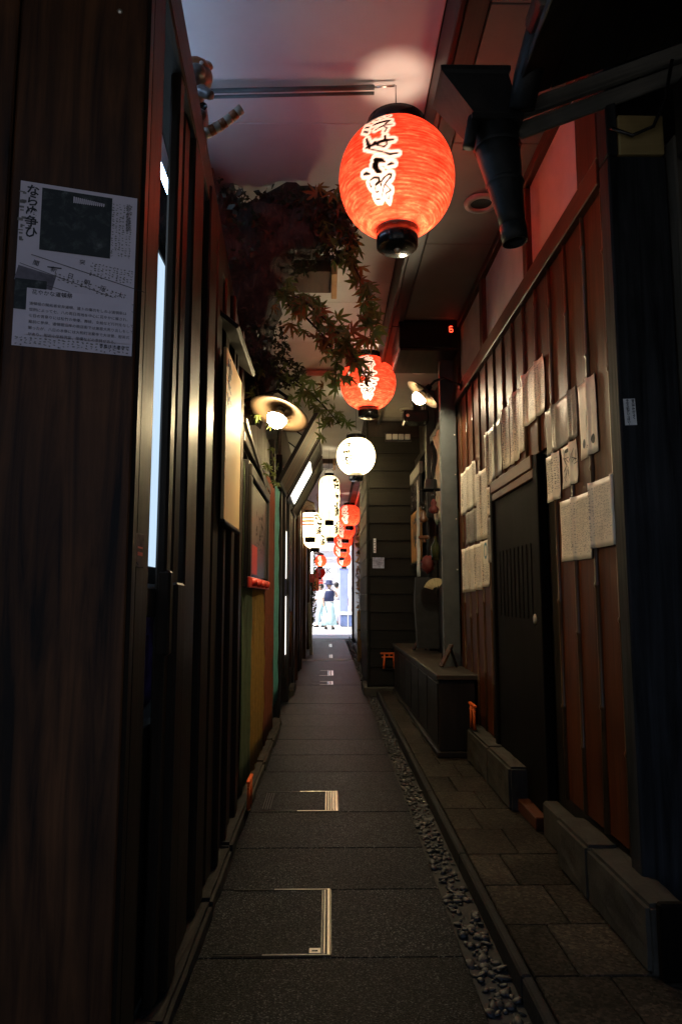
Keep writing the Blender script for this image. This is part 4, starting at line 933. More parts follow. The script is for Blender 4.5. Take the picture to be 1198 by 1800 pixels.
YP = plain('yellowed_paper', (.5, .42, .24), .6, .25, 12, bump=.3)
for i, (a, b, c, e, m) in enumerate(((5.35, 5.72, .6, 2.55, YP), (5.82, 6.30, 1.7, 2.5, YP))):
    vs, fs = [], []
    for j in range(17):
        for k in range(9):
            y = a + (b - a) * k / 8; z = c + (e - c) * j / 16; vs.append((.965 + .02 * math.sin(y * 21 + z * 9) + .012 * math.sin(z * 17 - y * 5), y, z))
    for j in range(16):
        for k in range(8): q = j * 9 + k; fs.append((q, q + 9, q + 10, q + 1))
    o = put('wall_hanging', poly_mesh(vs, fs, m, 'hanging', True)); o.modifiers.new('thickness', 'SOLIDIFY').thickness = .003
    tag(o, ['tall crumpled yellowed paper hanging beside the grey post', 'crumpled yellowed paper behind the hanging ornaments'][i], 'hanging')
# ornaments
BLK = plain('black_cloth', (.012, .012, .014), .8, .4, 20, bump=.3); REDC = plain('red_cloth', (.09, .01, .008), .7, .3, 20, bump=.4); OLV = plain('olive_glass', (.025, .03, .01), .15, .3, 9); ORN = plain('orange_lacquer', (.12, .045, .016), .35, .3, 10)
def ornament(name, me, loc, label, extra=()):
    t = thing(name, label, 'ornament', loc, 'ornaments hung in the display')
    put('body', me, T(*loc), t)
    for nm, m2, dz in extra: put(nm, m2, T(loc[0], loc[1], loc[2] + dz), t)
    tube('cord', [(loc[0], loc[1], loc[2] + .05), (loc[0] + .02, loc[1], loc[2] + .32)], .003, LACQ, t, 6)
gourd = lambda m, s: lathe_mesh([(.0001, -.07 * s), (.035 * s, -.06 * s), (.045 * s, -.03 * s), (.02 * s, .0), (.026 * s, .025 * s), (.012 * s, .05 * s), (.0001, .055 * s)], m, 16)
hat = lathe_mesh([(.09, -.03), (.092, -.022), (.055, -.015), (.05, .06), (.0001, .065)], BLK, 20)
ornament('bowler_hat', hat, (.86, 5.9, 1.98), 'black round hat hung at the top of the display')
ornament('sake_gourd', gourd(ORN, .9), (.80, 5.95, 1.74), 'orange lacquered gourd hung below the black hat', (('cap', lathe_mesh([(.02, .06), (.022, .08), (.0001, .085)], LACQ, 10), 0),))
ornament('sake_gourd', gourd(REDC, 1.0), (.86, 5.75, 1.80), 'red gourd hung beside the yellowed paper', (('cap', lathe_mesh([(.02, .08), (.022, .1), (.0001, .105)], LACQ, 10), 0),))
ornament('wooden_clogs', box_mesh(.10, .04, .03, ORN, .008), (.81, 6.0, 1.56), 'small orange wooden clog hung in the display', (('tooth', box_mesh(.02, .04, .03, ORN, .003), -.03),))
ornament('glass_bottle', lathe_mesh([(.0001, -.11), (.035, -.11), (.035, .0), (.012, .04), (.012, .08), (.0001, .08)], OLV, 16), (.86, 5.7, 1.46), 'olive green bottle hung in the display')
bm = bmesh.new(); bmesh.ops.create_icosphere(bm, subdivisions=3, radius=1)
for v in bm.verts: v.co = Vector((v.co.x * .055, v.co.y * .05, v.co.z * .075)) * (1 + .15 * math.sin(11 * v.co.z + 8 * v.co.x))
ornament('red_pouch', mesh_from(bm, 'pouch', REDC, True), (.81, 5.8, 1.32), 'red cloth pouch hung low in the display')
fan = bmesh.new(); 
for k in range(12):
    a0, a1 = rad(20 + 9 * k), rad(29 + 9 * k); zz = .004 if k % 2 else -.004
    fan.faces.new([fan.verts.new((r * math.cos(a), zz, r * math.sin(a))) for r, a in ((.03, a0), (.10, a0), (.10, a1), (.03, a1))])
fm = mesh_from(fan, 'fan', YP); t = thing('paper_fan', 'pale open paper fan at the bottom of the ornaments', 'fan', (.85, 5.6, 1.1))
o = put('leaf', fm, T(.84, 5.55, 1.10, 0, rad(-35), 0), t); o.modifiers.new('thickness', 'SOLIDIFY').thickness = .002
beam('handle', (.83, 5.55, 1.08), (.86, 5.55, 1.14), .01, .01, W_BLACKX, t, .002)
# dark hanging coat
bm = bmesh.new(); frustum(bm, [R4(.74, .90, 6.05, 6.12, 1.22), R4(.73, .93, 6.03, 6.14, 1.0), R4(.75, .93, 6.04, 6.13, .62)])
t = put('hanging_coat', mesh_from(bm, 'coat', BLK)); tag(t, 'black cloth hanging below the ornaments over the cabinet', 'cloth')
# signboards beyond
t = thing('wooden_signboard', 'orange wooden signboard with brushed characters beyond the ornaments', 'sign', (.90, 7.3, 1.3))
WO = wood('orange_wood', (.3, .13, .04), (.5, .25, .08), .5); box('board', .90, .93, 7.0, 7.72, 1.42, 1.95, WO, t, .005); box('board_frame', .895, .935, 6.98, 7.74, 1.40, 1.419, W_BLACKY, t, .003)
scribble(t, 7.35, 1.75, .4, .3, 20, .898, INK, (-1, 0, 0), .03)
t = thing('carved_signboard', 'dark carved signboard with silvery lettering above the orange one', 'sign', (.90, 7.3, 1.98))
box('board', .90, .93, 6.95, 7.72, 1.98, 2.28, W_BLACKY, t, .005); box('board_frame', .895, .935, 6.93, 7.74, 2.282, 2.40, W_GREYX, t, .003)
scribble(t, 7.3, 2.12, .6, .2, 34, .898, STEEL, (-1, 0, 0), .025)
t = thing('pale_banner', 'narrow pale banner edge hanging beside the orange signboard', 'banner', (.86, 6.9, 1.2))
cloth('cloth', 6.85, 6.97, 1.25, 2.2, .875, plain('banner_cloth', (.42, .4, .32), .8, .2, 9), t, .01, 8)
# cabinet
cbn = thing('low_cabinet', 'long low black cabinet with a ledge top along the right wall', 'cabinet', (.8, 6.1, .05))
box('carcass', .70, .93, 4.58, 7.70, .09, .525, W_BLACK, cbn, .004); box('top', .685, 1.0, 4.56, 7.72, .527, .56, wood('ledge_wood', (.028, .022, .017), (.06, .05, .04), .45, 'Y'), cbn, .004)
box('base_moulding', .68, .935, 4.555, 7.71, .05, .088, W_BLACKY, cbn, .006)
for a in np.arange(4.6, 7.6, .5): box('front_panel', .694, .699, a + .02, a + .48, .12, .50, W_BLACKY, cbn, .002)
for i, y in enumerate((5.0, 6.6)):
    t = thing('wooden_wedge', ['slanted wooden wedge on the near end of the cabinet top', 'slanted wooden wedge on the far end of the cabinet top'][i], 'stand', (.86, y, .56))
    beam('slanted_board', (.78, y, .57), (.86, y + .02, .72), .06, .015, W_PLANK, t, .003); beam('prop', (.90, y + .05, .562), (.85, y + .02, .70), .015, .015, W_BLACKX, t, .002)
t = thing('easel_stand', 'thin black stand with splayed feet on the cabinet top', 'stand', (.9, 5.3, .56))
for dx_, dy_ in ((-.06, -.03), (.04, -.05), (.0, .08)): tube('leg', [(.89 + dx_, 5.3 + dy_, .562), (.89, 5.3, .95), (.885, 5.3, 1.3)], .008, LACQ, t, 8)
t = thing('speaker_box', 'small black loudspeaker under the soffit behind the right lamp', 'speaker', (.80, 5.9, 2.62))
box('cabinet', .70, .93, 6.45, 6.65, 2.69, 2.80, LACQ, t, .012); put('cone', lathe_mesh([(.0001, .004), (.012, .002), (.02, -.004)], STEEL, 14), T(.735, 6.449, 2.745, rad(90), 0, 0), t); box('bracket', .8, .86, 6.5, 6.6, 2.80, 3.049, LACQ, t, .004)

cw = thing('clapboard_wall', 'black lapped board wall jutting out on the right beyond the cabinet', 'wall', (.6, 7.85, .05))
box('core', .431, 1.05, 7.85, 9.5, .06, 3.04, W_BLACK, cw, 0)
for k in range(15):
    z = .10 + .197 * k
    if z + .2 > 3.05: break
    put('clapboard', box_mesh(.61, .02, .205, W_CLAP, .004), T(.75, 7.838, z + .1, rad(-5), 0, 0), cw)
    for a in (7.88, 8.69):
        if k > 1: put('side_panel', box_mesh(.014, .80, .19, W_CLAPY, .004), T(.423, a + .405, z + .1, 0, rad(2), 0), cw)
box('corner_board', .418, .444, 7.818, 7.87, .06, 3.04, W_CLAP, cw, .004)
box('base_step', .375, 1.0, 7.78, 8.4, -.02, .085, STONE, cw, .01)
def flat(name, cx_, y, cz_, w_, h_, mat, label, cat):
    o = put(name, poly_mesh([(-w_ / 2, -h_ / 2, 0), (w_ / 2, -h_ / 2, 0), (w_ / 2, h_ / 2, 0), (-w_ / 2, h_ / 2, 0)], [(0, 1, 2, 3)], mat), face_M((cx_, y, cz_), (0, -1, 0)))
    o.modifiers.new('thickness', 'SOLIDIFY').thickness = .001; return tag(o, label, cat)
o = flat('label_strip', .505, 7.815, 1.62, .028, .16, PAPERW, 'narrow white label strip on the black clapboard wall', 'label')
put('printed_text', tick_mesh(.02, .14, INK, .02, .018, 1.8), face_M((.505, 7.812, 1.62), (0, -1, 0)), o)
o = flat('stickers_patch', .545, 7.815, 1.43, .13, .12, plain('blue_white_stickers', (.28, .3, .4), .4, .8, 25), 'cluster of pale blue stickers on the clapboard corner', 'sticker')
# little air vent above, white louvre
t = thing('louvre_vent', 'small white louvred vent under the soffit above the clapboards', 'vent', (.8, 7.8, 2.9))
for k in range(4): box('louvre', .64 + .07 * k, .70 + .07 * k, 7.78, 7.81, 2.82, 2.88, CEIL, t, .004)
box('backing', .63, .93, 7.812, 7.83, 2.80, 2.90, DARKSTEEL, t, 0)

# right side further back
fr = thing('far_right_wall', 'dark wall with dry leaves on the right near the alley mouth', 'wall', (.7, 15, 0))
for a in np.arange(9.6, 18.2, .5): box('wall_board', .64, .68, a + .002, a + .498, .0, 3.04, W_BLACK, fr, .004)
box('end_post', .585, .66, 18.3, 18.42, 0, 3.2, W_BLACK, fr, .006)
bm = bmesh.new(); leafball((.60, 13.4, 1.5), (.05, .8, .75), 420, .06); leafball((.58, 12.6, 2.1), (.08, .5, .3), 160, .06)
dv = thing('dried_vine', 'dried brown foliage climbing the far right wall', 'plant', (.6, 13.4, .5)); o = put('leaves', mesh_from(bm, 'vine', leafmat('dried_leaf', (.22, .13, .06), (.3, .22, .12))), None, dv)
tube('stem', [(.62, 13.3, 0), (.61, 13.4, 1.0), (.61, 13.2, 2.2)], .012, BARK, dv, 6)
t = thing('bamboo_barrel', 'bundle of thick pale bamboo standing low on the right', 'bamboo', (.5, 11.9, 0))
for dx_, h_ in ((0, .82), (.055, .86), (.03, .8)):
    put('culm', lathe_mesh([(.03, 0), (.03, .27), (.033, .28), (.03, .29), (.03, .55), (.033, .56), (.03, .57), (.03, h_), (.0001, h_)], plain('pale_bamboo', (.42, .27, .11), .45, .25, 9) if dx_ == 0 else MATS['pale_bamboo'], 14), T(.50 + dx_, 11.9 + dx_ * .6, 0), t)
put('binding_rope', lathe_mesh([(.062, .0), (.066, .01), (.062, .02)], LACQ, 18), T(.528, 11.92, .5), t)

# ================================================================== LEFT further back
fl = thing('recessed_doorway', 'narrow recessed doorway with a hanging teal curtain on the left', 'doorway', (-.55, 6.6, 0))
TEALC = plain('teal_curtain', (.16, .55, .48), .8, .2, 25, bump=.3)
tc_ = thing('teal_curtain', 'long teal curtain hanging in the recessed doorway on the left', 'curtain', (-.52, 6.3, .2))
cloth('cloth', 5.66, 6.33, .18, 2.0, -.452, TEALC, tc_, .008, 50); box('curtain_rail', -.47, -.462, 5.62, 6.34, 2.01, 2.04, W_BLACKY, tc_, .003)
box('back_wall', -.64, -.61, 5.6, 8.0, 0, 3.24, W_BLACK, fl, 0)
box('door_post', -.50, -.43, 6.35, 6.46, 0, 2.35, W_BLACK, fl, .006); box('door_post', -.49, -.42, 6.75, 6.82, .3, 2.3, W_BLACK, fl, .006); box('door_post', -.50, -.41, 7.3, 7.45, 0, 2.4, W_BLACK, fl, .006)
box('door_step', -.60, -.375, 7.75, 8.35, -.02, .07, STONE, fl, .015)
tube('rolled_blind', [(-.43, 7.62, .32), (-.42, 7.66, .9)], .03, W_PLANK, fl, 12)
LIT = emit('lit_doorway', (1, .95, .85), 1.2)
t = thing('lit_shop_window', 'tall narrow lit pane between dark posts on the left', 'window', (-.5, 7.1, .6)); box('pane', -.45, -.436, 6.95, 7.26, 1.24, 1.72, LIT, t, 0); box('pane', -.45, -.436, 6.95, 7.26, .48, 1.06, LIT, t, 0); box('frame', -.452, -.425, 6.9, 6.949, .4, 2.05, W_BLACK, t, .003); box('glazing_bar', -.45, -.428, 6.95, 7.26, 1.065, 1.235, W_BLACKY, t, .003)
lw = thing('far_left_wall', 'dark timber shopfronts running to the alley mouth on the left', 'wall', (-.5, 13, 0))
yy = 8.0; k = 0
while yy < 18.3:
    e = min(18.4, yy + (.32 if k % 3 else .5)); dx_ = random.uniform(-.05, .03)
    box('wall_board', -.53 + dx_, -.45 + dx_, yy + .003, e - .003, 0, 2.45 if yy < 11 else 2.2, [W_BLACK, W_BLACK, W_PLANK][k % 3], lw, .006); yy = e; k += 1
for y in (9.2, 10.6, 12.4, 14.6, 16.8): box('post', -.47, -.40, y, y + .1, 0, 2.5, W_PLANK, lw, .006)
for y in (8.4, 11): box('upper_wall', -.62, -.58, y, y + 2.55, 2.4, 3.24, MATS['upper_left_wall'], lw, 0)
box('upper_wall', -.62, -.58, 13.6, 18.2, 2.2, 3.24, MATS['upper_left_wall'], lw, 0)
# leaning sign frames with a fluorescent strip
reflect_glow = emit('post_reflection', (1, .96, .86), 9.0)
def leaning(y0, y1, label, pan, extra=None, dx_=0):
    t = thing('leaning_signboard', label, 'sign', (-.43, y0, 2.0), 'signboards leaning out over the left shops')
    a = rad(28); ln = .72; M = T(-.43 + dx_ + math.sin(a) * ln / 2, (y0 + y1) / 2, 2.02 + math.cos(a) * ln / 2, 0, a, 0)
    put('panel', box_mesh(.018, y1 - y0 - .06, ln - .06, pan, .003), M, t)
    for s_ in (-1, 1): put('frame_side', box_mesh(.035, .03, ln, W_BLACK, .004), M @ T(0, s_ * ((y1 - y0) / 2 - .014), 0), t); put('frame_end', box_mesh(.035, y1 - y0 - .062, .03, W_BLACKY, .004), M @ T(0, 0, s_ * (ln / 2 - .014)), t)
    if extra: put('lit_strip', box_mesh(.012, y1 - y0 - .2, .40, extra, .003), M @ T(.022, 0, -.10), t)
    beam('stay', (-.45, y1 - .1, 2.75), (-.43 + dx_ + math.sin(a) * ln * .8, y1 - .1, 2.02 + math.cos(a) * ln * .8), .012, .012, LACQ, t, .002)
leaning(5.9, 6.8, 'leaning brown signboard nearest behind the left lamp', W_PLANK)
leaning(6.95, 7.75, 'leaning signboard with a bright lit face on the left', W_GREY, emit('lit_sign_face', (1, .95, .82), 1.6))
leaning(7.9, 8.8, 'furthest leaning signboard with pale edges on the left', W_GREYX)
t = thing('glowing_tube', 'vertical white glowing tube imitating a light reflection on a far left post', 'lamp', (-.36, 14.8, 1.5)); tube('tube', [(-.355, 14.8, 1.55), (-.355, 14.8, 2.12)], .018, reflect_glow, t, 10)  # glowing tube added in place of a light reflection on a post
box('base_box', -.42, -.30, 14.76, 14.84, 1.36, 1.52, REDPAINT, t, .005); box('top_holder', -.40, -.335, 14.78, 14.82, 2.13, 2.17, LACQ, t, .003)
# little tiled eave and straw decoration
t = thing('tiled_eave', 'small wooden shingled eave above the striped lanterns', 'eave', (-.4, 12.5, 2.5))
for k in range(6): put('shingle_row', box_mesh(.40, .30, .02, W_PLANK, .003), T(-.42, 11.3 + .3 * k, 2.62 , 0, rad(24), 0), t)
box('eave_wall', -.56, -.50, 11.2, 13.1, 2.2, 2.7, CREAM, t, .003)
t = thing('straw_ornament', 'bushy dried straw ornament hanging left of the tall lanterns', 'ornament', (-.16, 11.6, 2.4)); bm = bmesh.new()
for k in range(130):
    a, r = random.uniform(0, 6.28), random.uniform(.01, .07); z = random.uniform(2.3, 2.72); tube_bm(bm, [(-.16 + r * .3 * math.cos(a), 11.6 + r * .3 * math.sin(a), z), (-.16 + r * math.cos(a), 11.6 + r * math.sin(a), z + random.uniform(.05, .12))], .0035, 3)
put('straw', mesh_from(bm, 'straw', plain('straw', (.3, .22, .1), .8, .4, 30)), None, t)['kind'] = 'stuff'
tube('cord', [(-.16, 11.6, 2.3), (-.16, 11.6, 3.24)], .004, LACQ, t, 6)
bm = bmesh.new(); leafball((-.37, 15.8, 1.2), (.06, .5, .75), 500, .05); leafball((-.36, 15.4, 1.7), (.06, .3, .3), 160, .05)
gv = thing('climbing_vine', 'green leafy vine climbing the left wall near the alley mouth', 'plant', (-.38, 15.8, 0)); put('leaves', mesh_from(bm, 'vine', leafmat('vine_leaf', (.06, .10, .02), (.14, .16, .05))), None, gv); tube('stem', [(-.38, 15.8, 0), (-.37, 15.7, .8), (-.38, 15.6, 1.9)], .012, BARK, gv, 6)
t = thing('leaning_board', 'narrow pale board leaning on the left wall near the alley mouth', 'board', (-.35, 13.4, 0)); beam('plank', (-.33, 13.2, .005), (-.38, 13.5, .95), .05, .02, W_GREYX, t, .003); beam('edge_strip', (-.30, 13.19, .005), (-.35, 13.49, .95), .006, .022, STEEL, t, .001)

# ------------------------------------------------------------------ access covers in the paving
def cover(y0, y1, x0, x1, label, bars=0, latch=False, w_=.009):
    t = thing('access_cover', label, 'access cover', ((x0 + x1) / 2, y0, 0), 'steel edged covers in the paving')
    box('edge_trim', x1 - w_, x1, y0, y1, .0022, .0046, STEEL, t, .0008); box('edge_trim', x1 - 2.2 * w_, x1 - 1.6 * w_, y0 + w_, y1 - w_, .0022, .0042, STEEL, t, .0008)
    xm = x1 - min(.6 * (x1 - x0), .2)
    for y in (y0, y1 - w_ * .4):
        box('edge_trim', xm, x1 - w_, y, y + w_ * .4, .0022, .0042, STEEL, t, .0006); box('edge_trim', x0, xm - .001, y, y + w_ * .4, .002, .0034, DARKSTEEL, t, .0006)  # dark metal on the left part paints in the light falling off
    box('joint_gap', x1 + .001, x1 + .005, y0, y1, .0012, .0026, LACQ, t, 0); box('joint_gap', x1 - 3.1 * w_, x1 - 2.5 * w_, y0 + w_, y1 - w_, .0012, .0026, LACQ, t, 0)
    for y in (y0 + w_ * .8, y1 - w_ * 1.2): box('joint_gap', x0, x1 - w_, y, y + w_ * .35, .0012, .0028, LACQ, t, 0)
    for k in range(bars): box('grate_bar', x1 - .05 + .0125 * k - .012, x1 - .05 + .0125 * k - .005, y0 + .01, y1 - .01, .0022, .005, STEEL, t, .001)
    if bars:
        for k in range(4): box('grate_bar', x0 + .012 * k, x0 + .012 * k + .004, y0 + .03, y1 - .03, .0022, .0046, DARKSTEEL, t, .001)
    if latch: box('latch_plate', x1 - .062, x1 - .028, y0 + .010, y0 + .040, .0022, .0048, STEEL, t, .001); box('latch_slot', x1 - .054, x1 - .036, y0 + .018, y0 + .026, .0049, .0058, LACQ, t, .0005)
cover(2.222, 2.698, -.34, .005, 'large steel edged cover set in the near paving', 0, True)
cover(3.64, 3.995, -.33, .045, 'cover with a bright slotted grate end beside the near torii', 5)
cover(8.72, 9.05, -.22, .05, 'steel edged cover in the middle of the path, nearer of two', 0, False, .022)
cover(9.72, 10.35, -.25, .06, 'steel edged cover in the middle of the path, farther of two', 0, False, .025)
cover(12.5, 13.2, .02, .06, 'small bright steel strip just past the pale band', 0, False, .02)
cover(15.2, 16.2, .02, .06, 'small bright steel strip nearest the alley mouth', 0, False, .02)
# ================================================================== ALLEY MOUTH AND STREET
LILAC = plain('lilac_paint', (.38, .35, .55), .6, .1, 4); WALLW = plain('white_wall', (.82, .83, .85), .7, .06, 3); BLUEP = plain('blue_post_paint', (.3, .36, .72), .5, .12, 3)
t = thing('mouth_canopy', 'lilac beams and canopy across the alley mouth', 'canopy', (0, 18.5, 2.5))
box('beam', -.9, .95, 18.45, 18.62, 2.78, 3.24, LILAC, t, .01); box('beam', -.9, .95, 18.70, 18.80, 2.62, 2.80, plain('dark_lilac', (.2, .17, .3), .6, .1, 4), t, .01); box('slat', -.9, .95, 19.0, 19.2, 2.52, 2.62, LILAC, t, .01)
t = thing('mouth_awning', 'small dark awning at the left of the alley mouth', 'awning', (-.4, 17.5, 2.1)); put('awning_board', box_mesh(.34, 1.0, .03, W_PLANK, .004), T(-.30, 17.8, 2.16, 0, rad(22), 0), t); box('bracket', -.45, -.42, 17.4, 18.2, 2.0, 2.2, W_BLACK, t, .003)
t = thing('red_banner', 'vertical red and orange banner at the left of the alley mouth', 'banner', (-.36, 19, 1.2)); box('cloth', -.45, -.27, 18.9, 18.91, 1.22, 1.7, REDPAINT, t, 0); box('cloth_panel', -.40, -.30, 18.892, 18.899, 1.25, 1.55, plain('orange_panel', (.8, .3, .08), .7), t, 0); tube('pole', [(-.46, 18.92, 0), (-.46, 18.92, 1.9)], .012, LACQ, t, 8); put('weight', lathe_mesh([(.0001, -.02), (.02, 0), (.0001, .02)], LACQ, 10), T(-.36, 18.9, 1.19), t)
# facing building
fb = thing('white_building', 'sunlit white shop building across the street', 'building', (0, 31, 0))
box('wall', -14, 14, 31, 31.4, 0, 9, WALLW, fb, 0)
for x in (-9, -6, -3, 3, 6, 9): w1 = box('window', x - .9, x + .9, 30.95, 30.998, 4.4, 6.2, plain('window_glass_%d' % x, (.06, .08, .1), .08), fb, .01); box('sill', x - 1.0, x + 1.0, 30.88, 30.949, 4.3, 4.39, WALLW, w1, .01)
for z in (2.35, 2.7, 3.05): box('ledge', -6, 6, 30.9, 30.998, z, z + .05, plain('ledge_grey%d' % int(z * 100), (.5, .5, .52), .7), fb, .01)
t = thing('shop_awning', 'red and white shop awning across the street', 'awning', (-.8, 29.5, 1.5))
for k in range(6): put('awning_stripe', box_mesh(.295, 1.3, .03, REDPAINT if k % 2 == 0 else WALLW, .004), T(-1.6 + .3 * k, 30.3, 1.95, rad(20), 0, 0), t)
for k in range(5): box('hanging_flag', -1.35 + .3 * k, -1.15 + .3 * k, 29.6, 29.62, 1.35 + .1 * (k % 2), 1.7, [REDPAINT, LILAC, BLUEP][k % 3], t, 0)
t = thing('shop_sign', 'white fascia sign reading BLACK above the red awning', 'sign', (-.5, 29.4, 2.1)); box('board', -1.6, .35, 29.5, 29.6, 1.98, 2.45, WALLW, t, .01)
put('lettering', text_mesh('BLACK', .30, plain('sign_grey', (.12, .12, .14), .5), .004), face_M((-.85, 29.493, 2.3), (0, -1, 0)), t)
t = thing('blue_pillar', 'blue square pillar standing in the street', 'pillar', (.55, 27, 0)); box('shaft', .40, .72, 26.9, 27.2, .45, 2.15, BLUEP, t, .02); box('base', .36, .76, 26.86, 27.24, 0, .44, LILAC, t, .02); box('cap', .37, .75, 26.87, 27.23, 2.152, 2.25, WALLW, t, .01)
t = thing('vertical_sign', 'white vertical sign with dark and blue characters at the right of the street', 'sign', (1.05, 27.5, .8)); box('board', .86, 1.35, 27.5, 27.58, .9, 2.5, WALLW, t, .01)
scribble(t, 1.05, 2.0, .22, .6, 26, 0, INK, (0, -1, 0), .05, y=27.49); scribble(t, 1.05, 1.45, .26, .4, 20, 0, BLUEP, (0, -1, 0), .05, y=27.49)
t = thing('street_kiosk', 'low white kiosk with blue grey panels in the street', 'kiosk', (.8, 25.5, 0)); box('counter', .40, 1.6, 25.5, 26.0, .42, .52, WALLW, t, .01)
for x in (.42, .70, .98): box('panel', x, x + .24, 25.52, 25.98, .02, .418, plain('kiosk_blue%d' % int(x * 100), (.12, .17, .34), .6), t, .01)
for x in (.665, .945): box('upright', x, x + .03, 25.51, 25.99, .0, .419, WALLW, t, .004)
# houses beside the alley mouth and roof over the alley
BW = plain('side_house_wall', (.3, .29, .28), .8, .2, 2)
for i, (xa, xb) in enumerate(((-10, -.66), (1.06, 10))):
    h = thing('side_house', ['house on the left flank of the alley', 'house on the right flank of the alley'][i], 'house', ((xa + xb) / 2, 10, 0))
    if i == 0: box('wall', xa, -2.25, BACK, 18.4, 0, 6, BW, h, 0); box('wall', -2.24, -.66, 8.0, 18.4, 0, 3.29, BW, h, 0); box('wall', -2.24, xb, 18.25, 18.41, 3.36, 6, BW, h, 0); box('rear_wall', -2.2, -1.0, 2.4, 8, 0, 3.2, BW, h, 0)
    else: box('wall', 2.25, xb, BACK, 18.4, 0, 6, BW, h, 0); box('wall', 1.07, 2.24, 5.2, 18.4, 0, 3.04, BW, h, 0); box('wall', xb - 8.9, 2.24, 18.25, 18.41, 3.36, 6, BW, h, 0)
roof = thing('alley_roof', 'flat roof slab over the alley', 'roof', (0, 5, 3.32)); box('slab', -2.24, 2.24, BACK, 18.2, 3.31, 3.35, BW, roof, 0)
# near side walls beside the viewer
nl = thing('near_left_house', 'dark plank wall beside the viewer on the left', 'wall', (-1.3, -2, 0))
for a in np.arange(BACK, 1.4, .42): box('wall_board', -1.34, -1.31, a + .002, a + .418, 0, 3.24, W_PLANK, nl, .004)
nr = thing('near_right_house', 'dark plank wall beside the viewer on the right', 'wall', (1.6, -2, 0))
for a in np.arange(BACK, 2.1, .42): box('wall_board', 1.72, 1.75, a + .002, a + .418, .05, 3.04, W_BLACK, nr, .004)
rear = thing('rear_building', 'pale building across the street behind the viewer', 'building', (0, -13, 0)); box('wall', -9, 9, -13.4, -13, -.1, 7, BW, rear, 0)
for x in (-4, 0, 4): box('window', x - .8, x + .8, -12.998, -12.95, 3, 4.6, plain('rear_glass%d' % x, (.06, .07, .09), .1), rear, .01)

# ------------------------------------------------------------------ people
SKIN = plain('skin', (.45, .27, .19), .55, .06, 9); HAIR = plain('dark_hair', (.02, .015, .012), .5, .3, 30)
def skinned(name, chains, mat, parent, M):
    verts, edges, rads_ = [], [], []; idx = {}
    for ch in chains:
        prev = None
        for (key, p, r) in ch:
            if key not in idx: idx[key] = len(verts); verts.append(p); rads_.append(r)
            if prev is not None: edges.append((prev, idx[key]))
            prev = idx[key]
    me = bpy.data.meshes.new(name); me.from_pydata(verts, edges, []); me.update()
    o = bpy.data.objects.new(name, me); COL.objects.link(o)
    o.modifiers.new('skin', 'SKIN'); o.modifiers.new('sub', 'SUBSURF').levels = 2
    for i, sv in enumerate(me.skin_vertices[0].data): r = rads_[i]; sv.radius = r if isinstance(r, tuple) else (r, r); sv.use_root = i == 0
    dg = bpy.context.evaluated_depsgraph_get(); dg.update()
    m2 = bpy.data.meshes.new_from_object(o.evaluated_get(dg)); bpy.data.objects.remove(o); bpy.data.meshes.remove(me)
    m2.materials.clear(); m2.materials.append(mat)
    for p in m2.polygons: p.use_smooth = True
    return put(name, m2, M, parent)
def loft(name, rings, mat, parent, M, seg=20, folds=0):
    vs, fs = [], []
    for j, (c, rx, ry) in enumerate(rings):
        for k in range(seg):
            a = 2 * math.pi * k / seg; f = 1 + folds * (1 - j / (len(rings) - 1)) * math.sin(7 * a)
            vs.append((c[0] + rx * f * math.cos(a), c[1] + ry * f * math.sin(a), c[2]))
    for j in range(len(rings) - 1):
        for k in range(seg): fs.append((j * seg + k, j * seg + (k + 1) % seg, (j + 1) * seg + (k + 1) % seg, (j + 1) * seg + k))
    o = put(name, poly_mesh(vs, fs, mat, name, True), M, parent); o.modifiers.new('thickness', 'SOLIDIFY').thickness = .008; return o
